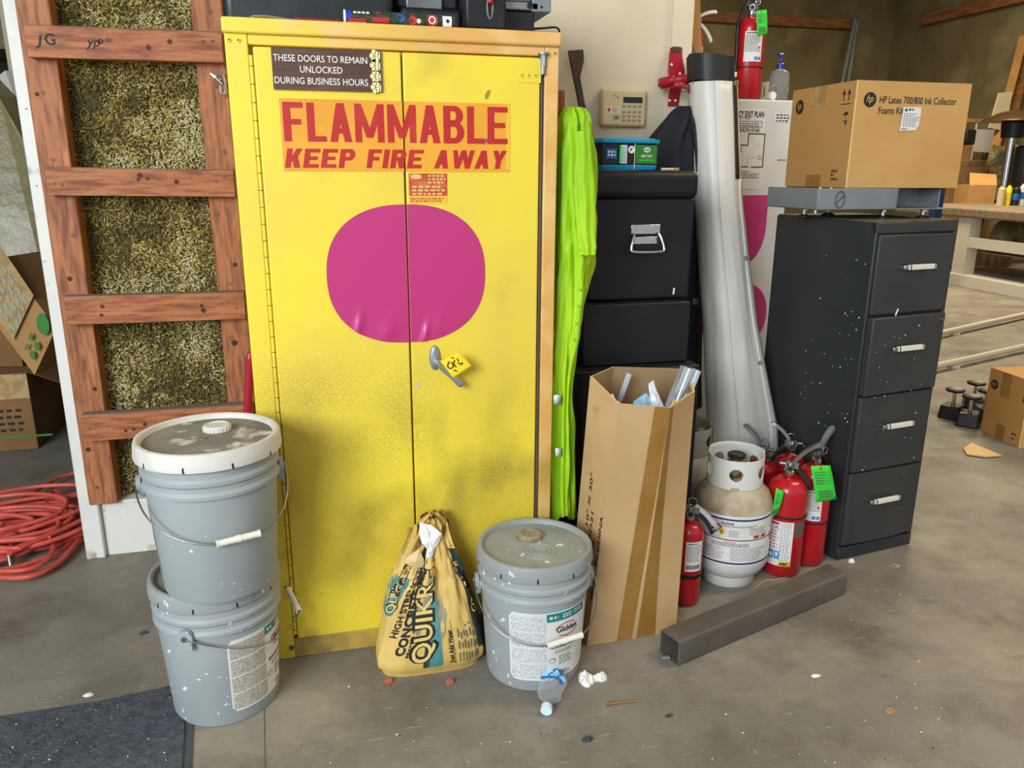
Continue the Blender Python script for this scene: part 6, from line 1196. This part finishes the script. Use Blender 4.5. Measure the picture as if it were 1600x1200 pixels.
def fin(x, bevel=.01): b, p, e, n, wd, ht, label, cat, name = x; return tag(b.build(name, at=p, bevel=bevel), label, cat)
x = bbox('open_carton', 1511, 1553, 318, 290, .35, 'cardboard', 'small open cardboard carton on the wooden bench top', 'carton'); b, p, e, n, wd, ht = x[:6]
b.hexa([p + e * u + n * v + Vector((0, 0, z)) for (u, v, z) in ((0, 0, ht), (wd, 0, ht), (wd, .01, ht), (0, .01, ht), (.10, .22, ht + .16), (wd + .1, .22, ht + .14), (wd + .1, .23, ht + .14), (.10, .23, ht + .16))], 'cardboard'); fin(x, 0)
x = bbox('paint_tin', 1556, 1572, 320, 292, .15, 'label_white', 'tall pale tin at the left of the bench-top cans', 'tin'); p, wd, ht = x[1], x[4], x[5]
for i, (px, m_, w_, h_, lb) in enumerate(((1562, 'pale_board', .045, .24, 'pale tin leftmost among the bench-top cans'), (1573, 'yellow_print', .035, .25, 'narrow yellow tube standing on the bench top'), (1584, 'black_plastic', .05, .24, 'black can in the middle of the bench-top cans'), (1595, 'label_white', .04, .27, 'white bottle at the right end of the bench-top cans'))):
    p = oz(px, 321, BZ); b = MB(); b.lathe([(w_, 0), (w_, h_ * .85), (w_ * .6, h_ * .93), (w_ * .6, h_)], m_, c=p, n=20); b.lathe([(w_ + .001, h_ * .3), (w_ + .001, h_ * .62)], 'label_blue' if i > 1 else m_, c=p, n=20, capb=False, capt=False); tag(b.build('paint_tin', at=p), lb, 'tin', 'cans on the bench top')
p = oz(1590, 316, BZ); b = MB(); b.hexa([p + Vector(q) for q in ((0, 0, .02), (.6, -.15, .02), (.65, .1, .02), (.05, .25, .02), (0, 0, .78), (.6, -.15, .78), (.65, .1, .78), (.05, .25, .78))], 'black_plastic'); tag(b.build('bench_machine', at=p, bevel=.04), 'black rounded machine standing on the bench at right edge', 'machine')
p = oz(1556, 313, BZ) + bnv * .05; b = MB()
b.grid(lambda u, v: p + Vector((.22 + (.27 + .08 * fbm(math.cos(2 * PI * u) * 2, math.sin(2 * PI * u) * 2, v * 4)) * math.cos(2 * PI * u) * (1 - .35 * max(0, v - .75) * 4 * .5), .2 + .2 * math.sin(2 * PI * u) * (1 + .4 * fbm(math.cos(2 * PI * u) * 3, v * 5, 1)), v * .80 + .03 * fbm(u * 8, v * 3, 2))), 36, 24, 'poly_sheet', cu=True, smooth=False); tag(b.build('wrapped_bundle', at=p, ang=0), 'bundle in crinkled clear plastic standing behind the bench-top cans', 'bundle')
# tall boxes behind the bench
def back_box(px0, px1, pyt, Y, dep, m_, label, name='moving_box', zb=0.0, txt=None):
    p = oy(px0, 300, Y); q = oy(px1, 300, Y); tt = oy((px0 + px1) / 2, pyt, Y).z; b = MB(); b.box(p.x, q.x, Y, Y + dep, zb, tt, m_)
    if txt: b.fine(plane((p.x, Y - .004, 0), (1, 0, 0), (0, 0, 1)), (q.x - p.x) * .45, oy(px0, 262, Y).z, (q.x - p.x) * .95, oy(px0, 252, Y).z, 1, 'ink_soft', 5, .8); b.fine(plane((p.x, Y - .004, 0), (1, 0, 0), (0, 0, 1)), (q.x - p.x) * .45, oy(px0, 282, Y).z, (q.x - p.x) * .8, oy(px0, 268, Y).z, 2, 'ink_soft', 3)
    return tag(b.build(name, at=((p.x + q.x) / 2, Y, zb), bevel=.01), label, 'box')
back_box(1482, 1536, 250, 10.2, .6, 'cardboard_dark', 'tall brown box with faded print behind the work bench', txt=True); back_box(1480, 1526, 225, 11.35, .3, 'cardboard', 'brown box behind the printed one, slightly taller'); back_box(1530, 1580, 236, 11.8, .5, 'cardboard_dark', 'large brown box behind the white board and bench')
b = MB(); q = [oy(*s_, 11.0) for s_ in ((1524, 202), (1576, 203), (1574, 240), (1522, 237))]; b.prism(q, (0, .03, 0), 'grey_white'); tag(b.build('white_board', at=q[3]), 'blank white board propped on the boxes behind the bench', 'board')
t = thing('wire_rack', 'thin metal rack with wooden top rail behind the large tan box', 'rack', oy(1530, 240, 11.2)); b = MB(); b.beam(oy(1508, 188, 11.2), oy(1580, 191, 11.2), .05, .06, 'wood_light'); b.build('top_rail', t)
for px in (1507, 1527): b = MB(); p = oy(px, 188, 11.2); b.cyl(p, (p.x, p.y, 0), .015, 'pvc', n=8); b.build('upright', t)
b = MB(); p = oy(1508, 228, 10.6); b.box(p.x, p.x + .18, 10.6, 10.85, oy(1508, 226, 10.6).z, oy(1508, 202, 10.6).z, 'black_plastic'); tag(b.build('black_printer', at=p, bevel=.02), 'small black device on the boxes beside the white board', 'device')
# patio heater
p = oy(1585, 190, 9.6); t = thing('patio_heater', 'bronze patio heater with wide dish hood at the right edge', 'patio heater', (p.x, p.y, 0)); z1 = p.z
b = MB(); b.lathe([(.42, z1 + .0), (.40, z1 + .03), (.20, z1 + .12), (.02, z1 + .16)], 'heater_bronze', c=(p.x, p.y, 0), n=40); b.build('hood', t)
b = MB(); b.lathe([(.14, z1 - .22), (.16, z1 - .02), (.14, z1)], 'black_plastic', c=(p.x, p.y, 0), n=28); b.build('burner', t); b = MB(); b.cyl((p.x, p.y, .02), (p.x, p.y, z1 - .2), .055, 'chrome', n=20); b.lathe([(.25, 0), (.25, .3), (.15, .75)], 'heater_bronze', c=(p.x, p.y, 0), n=28); b.build('post', t)
# boards and poles against the far walls
for (pa, pb, m_, wd, lb) in (((1578, 140), (1600, 55), 'wood_light', .14, 'light brown plank leaning against the right wall'), ((1590, 150), (1612, 60), 'beam_wood', .16, 'darker plank leaning beside the light one on the right wall')):
    p, q = oy(*pa, 10.6), oy(*pb, 10.75); d = (q - p).normalized(); f = p - d * (p.z / d.z); b = MB(); b.beam(f, q, wd, .03, m_, (1, 0, 0)); tag(b.build('plank', at=f), lb, 'plank', 'planks on the right wall')
q = [oy(*s_, 10.45) for s_ in ((1546, 200), (1562, 145), (1582, 143), (1572, 205))]; b = MB(); b.prism(q, (0, .03, 0), 'pale_board'); tag(b.build('leaning_board', at=q[0]), 'pale angled board leaning above the white board', 'board')
for (pa, pb, lb) in (((1316, 128), (1336, 32), 'thin pale pole leaning in the far wall corner, left one'), ((1325, 128), (1340, 34), 'thin pale pole leaning in the far wall corner, right one')):
    p, q = oy(*pa, 13.2), oy(*pb, 13.6); d = (q - p).normalized(); f = p - d * (p.z / d.z); b = MB(); b.cyl(f, q, .035, 'zinc', n=10); tag(b.build('pole', at=f), lb, 'pole', 'poles in the far corner')
b = MB(); z = oy(1200, 28, 13.94).z; b.box(5.6, oy(1338, 35, 13.94).x, 13.9, 14, z - .12, z + .05, 'beam_wood'); struct(b.build('trim_5'))
b = MB(); p, q = ox_ = [Vector((0, 0, CH)) + ray(*s_) * (10.95 / ray(*s_).x) for s_ in ((1443, 29), (1640, -16))]; b.box(10.9, 11, q.y, p.y, p.z - .12, p.z + .06, 'beam_wood'); struct(b.build('trim_6'))
b = MB(); p = oy(1461, 330, 7.9); b.box(p.x, p.x + .10, 7.9, 8.0, 0, 1.15, 'blue_dark'); tag(b.build('blue_post', at=(p.x, 7.9, 0)), 'dark blue steel post between filing cabinet and work bench', 'post')
b = MB(); p = oz(1500, 400, .0); b.box(p.x - .1, p.x + .5, p.y + .9, p.y + 1.5, 0, .35, 'blue_dark'); tag(b.build('blue_crate', at=p), 'dark blue crate under the back of the work bench', 'crate')
p = oy(1572, 366, 8.6); b = MB(); b.grid(lambda u, v: p + Vector((.22 * math.cos(2 * PI * u) * math.cos(v * PI / 2) * (1 + .3 * fbm(math.cos(2 * PI * u) * 2, math.sin(2 * PI * u) * 2, v)), .16 * math.sin(2 * PI * u) * math.cos(v * PI / 2), -.04 + .24 * math.sin(v * PI / 2))), 22, 8, 'poly_sheet', cu=True); tag(b.build('plastic_bag', at=p, ang=0), 'crumpled clear plastic bag on the shelf under the bench', 'bag')

# ================================================================== dim room at the left
t = thing('plastic_sheet', 'large glossy plastic-wrapped panel leaning in the dim left room', 'panel', (-2.2, 4.6, 0))
P_ = [oy(-160, -20, 5.2), oy(-2, 150, 5.15), oy(60, 260, 5.1), oy(115, 400, 5.05), oy(135, 470, 5.0), oy(120, 640, 4.85), oy(-160, 640, 4.85)]
b = MB(); b.prism(P_, (.05, .10, 0), 'poly_sheet'); b.build('wrapped_sheet', t, ang=0)
b = MB(); q = [oy(*s_, 5.28) for s_ in ((-2, 118), (8, 110), (112, 400), (100, 400))]; b.prism(q, (.03, .03, 0), 'bench_white'); tag(b.build('pale_rail', at=q[2]), 'pale slanted rail along the edge of the wrapped panel', 'rail')
b = MB(); p = oy(12, 100, 5.35); b.box(p.x, p.x + .11, 5.35, 5.43, 0, 3.2, 'pale_board'); p2 = oy(34, 100, 5.35); b.box(p2.x - .02, p2.x + .05, 5.34, 5.42, 0, 3.2, 'wall_cream'); tag(b.build('door_post', at=(p.x, 5.35, 0)), 'pale upright posts in the dim room behind the white trim', 'post')
b = MB(); z = oy(20, 70, 5.5).z; b.box(-4.5, -1.0, 5.45, 5.9, z - .03, z + .03, 'bench_wood'); b.box(-4.5, -1.0, 5.7, 6.1, z + .03, z + .6, 'wall_dim'); tag(b.build('wall_shelf', at=(-2, 5.7, z)), 'grey-brown shelf across the top of the dim left room', 'shelf')
def lbox(name, pts, Y, dep, m_, label, art=None):
    b = MB(); P_ = [oy(*s_, Y) for s_ in pts]; c_ = sum(P_, Vector()) / len(P_); b.prism(P_, dep, m_); 
    if art: art(b, P_)
    return tag(b.build(name, at=c_, ang=0), label, 'box')
lbox('tilted_box', ((4, 402), (88, 512), (54, 586), (-44, 456)), 4.02, (.10, .34, 0), 'cardboard', 'plastic-wrapped box with green print tilted on the brown boxes')
b = MB(); P_ = [oy(*s_, 4.0) for s_ in ((54, 584), (88, 512), (4, 402), (-36, 456))]
o = P_[0]; xd = (P_[1] - P_[0]).normalized(); yd = (P_[3] - P_[0]).normalized(); L_, H_ = (P_[1] - P_[0]).length, (P_[3] - P_[0]).length; mp = lambda x, y: o + xd * x + yd * y + Vector((0, -.004, 0)); m2 = lambda x, y: o + xd * x + yd * y + Vector((0, -.001, 0)); tb = bpy.data.objects['tilted_box']
b.rect(m2, 0.01, H_ * .40, L_ * .99, H_ * .98, 'tape_clear'); 
def rot_fine(x0, y0, x1, y1, n, m_, sd, fl_):   # print running along the long edge
    b.fine(lambda x, y: mp(y, x), y0, x0, y1, x1, n, m_, sd, fl_)
rot_fine(L_ * .10, H_ * .08, L_ * .50, H_ * .26, 2, 'label_green', 3, .6); rot_fine(L_ * .15, H_ * .42, L_ * .85, H_ * .92, 5, 'green_faded', 5, .4); b.disc(mp, L_ * .80, H_ * .16, L_ * .16, H_ * .10, 'label_green', n=14)
b.build('box_wrap', tb, ang=0)
lbox('brown_box', ((-60, 490), (24, 500), (36, 572), (-60, 575)), 4.20, (.0, .5, 0), 'cardboard_dark', 'dark brown box under the tilted one at the left edge')
t = thing('open_box', 'large open brown box on the floor of the dim left room', 'box', (-1.5, 4.2, 0))
b = MB(); x0, x1 = oz(-60, 700).x, oz(60, 702).x; b.box(x0, x1, 4.06, 4.62, 0, .384, 'cardboard_dark'); b.fine(plane((x0, 4.058, 0), (1, 0, 0), (0, 0, 1)), .22, .09, .34, .22, 4, 'ink', 3, .4); b.rect(plane((x0, 4.058, 0), (1, 0, 0), (0, 0, 1)), .22, .065, .44, .075, 'label_green'); b.build('carton_body', t, bevel=.004)
b = MB(); b.rect(plane((x0, 4.056, 0), (1, 0, 0), (0, 0, 1)), 0, .26, x1 - x0, .380, 'tape_clear'); b.build('tape_strip', t)
b = MB(); A = [Vector((x1, 4.07, .384)), oy(98, 600, 4.25), oy(92, 545, 4.55), Vector((x1, 4.60, .384))]; b.prism(A, (0, 0, .006), 'cardboard'); b.build('flap', t)
t = thing('air_hose', 'tangled red air hose heaped on the floor behind the white post', 'hose', (-1.1, 3.0, 0)); rh = random.Random(5); pts = []
cxs = [(-1.05, 2.96)]
for k in range(19):
    cx_, cy_ = -1.17 + rh.uniform(-.12, .12), 3.02 + rh.uniform(-.14, .14); ax, ay = rh.uniform(.14, .31), rh.uniform(.10, .24); ph = rh.uniform(0, 2 * PI) if k == 0 else ph0; st = rh.choice([1, 1, 1, -1]); zb = .009 + .0045 * k
    for j in range(7): a = ph + st * 2 * PI * j / 7; pts.append((min(cx_ + ax * math.cos(a), -.875), cy_ + ay * math.sin(a), zb + .012 * rh.random()))
    ph0 = ph + rh.uniform(-.5, .5)
front_loop = [oz(*q, .010) for q in ((-60, 893), (30, 901), (80, 893), (120, 862), (137, 836))]
b = MB(); b.tube(smooth_path(pts, 7), .0085, 'hose_red', n=9); b.build('hose', t)
b = MB()
for path in ([oz(*q, .010) for q in ((-80, 888), (0, 899), (50, 897), (88, 884), (122, 850), (133, 838))], [oz(*q, .028) for q in ((-60, 896), (20, 903), (62, 896), (96, 874), (124, 842))], [oz(*q, .03) for q in ((-80, 800), (0, 794), (40, 777), (90, 747), (140, 735))], [oz(*q, .02) for q in ((-80, 812), (0, 798), (60, 780), (140, 768))],
             [oz(*q, .05) for q in ((14, 866), (22, 842), (36, 822), (56, 818), (76, 828), (84, 852), (72, 876), (40, 890), (0, 892))], [oz(*q, .06) for q in ((16, 864), (50, 848), (88, 820), (120, 790), (128, 786))], [oz(*q, .045) for q in ((74, 808), (74, 780), (84, 766), (100, 776), (105, 790), (96, 806))]):
    b.tube(smooth_path(path, 8), .0085, 'hose_red', n=9)
b.build('hose_loop', t)
b = MB(); p = oz(14, 868, .05); b.cyl(p, p + Vector((.008, -.02, -.035)), .008, 'steel', n=12); b.build('coupling', t)
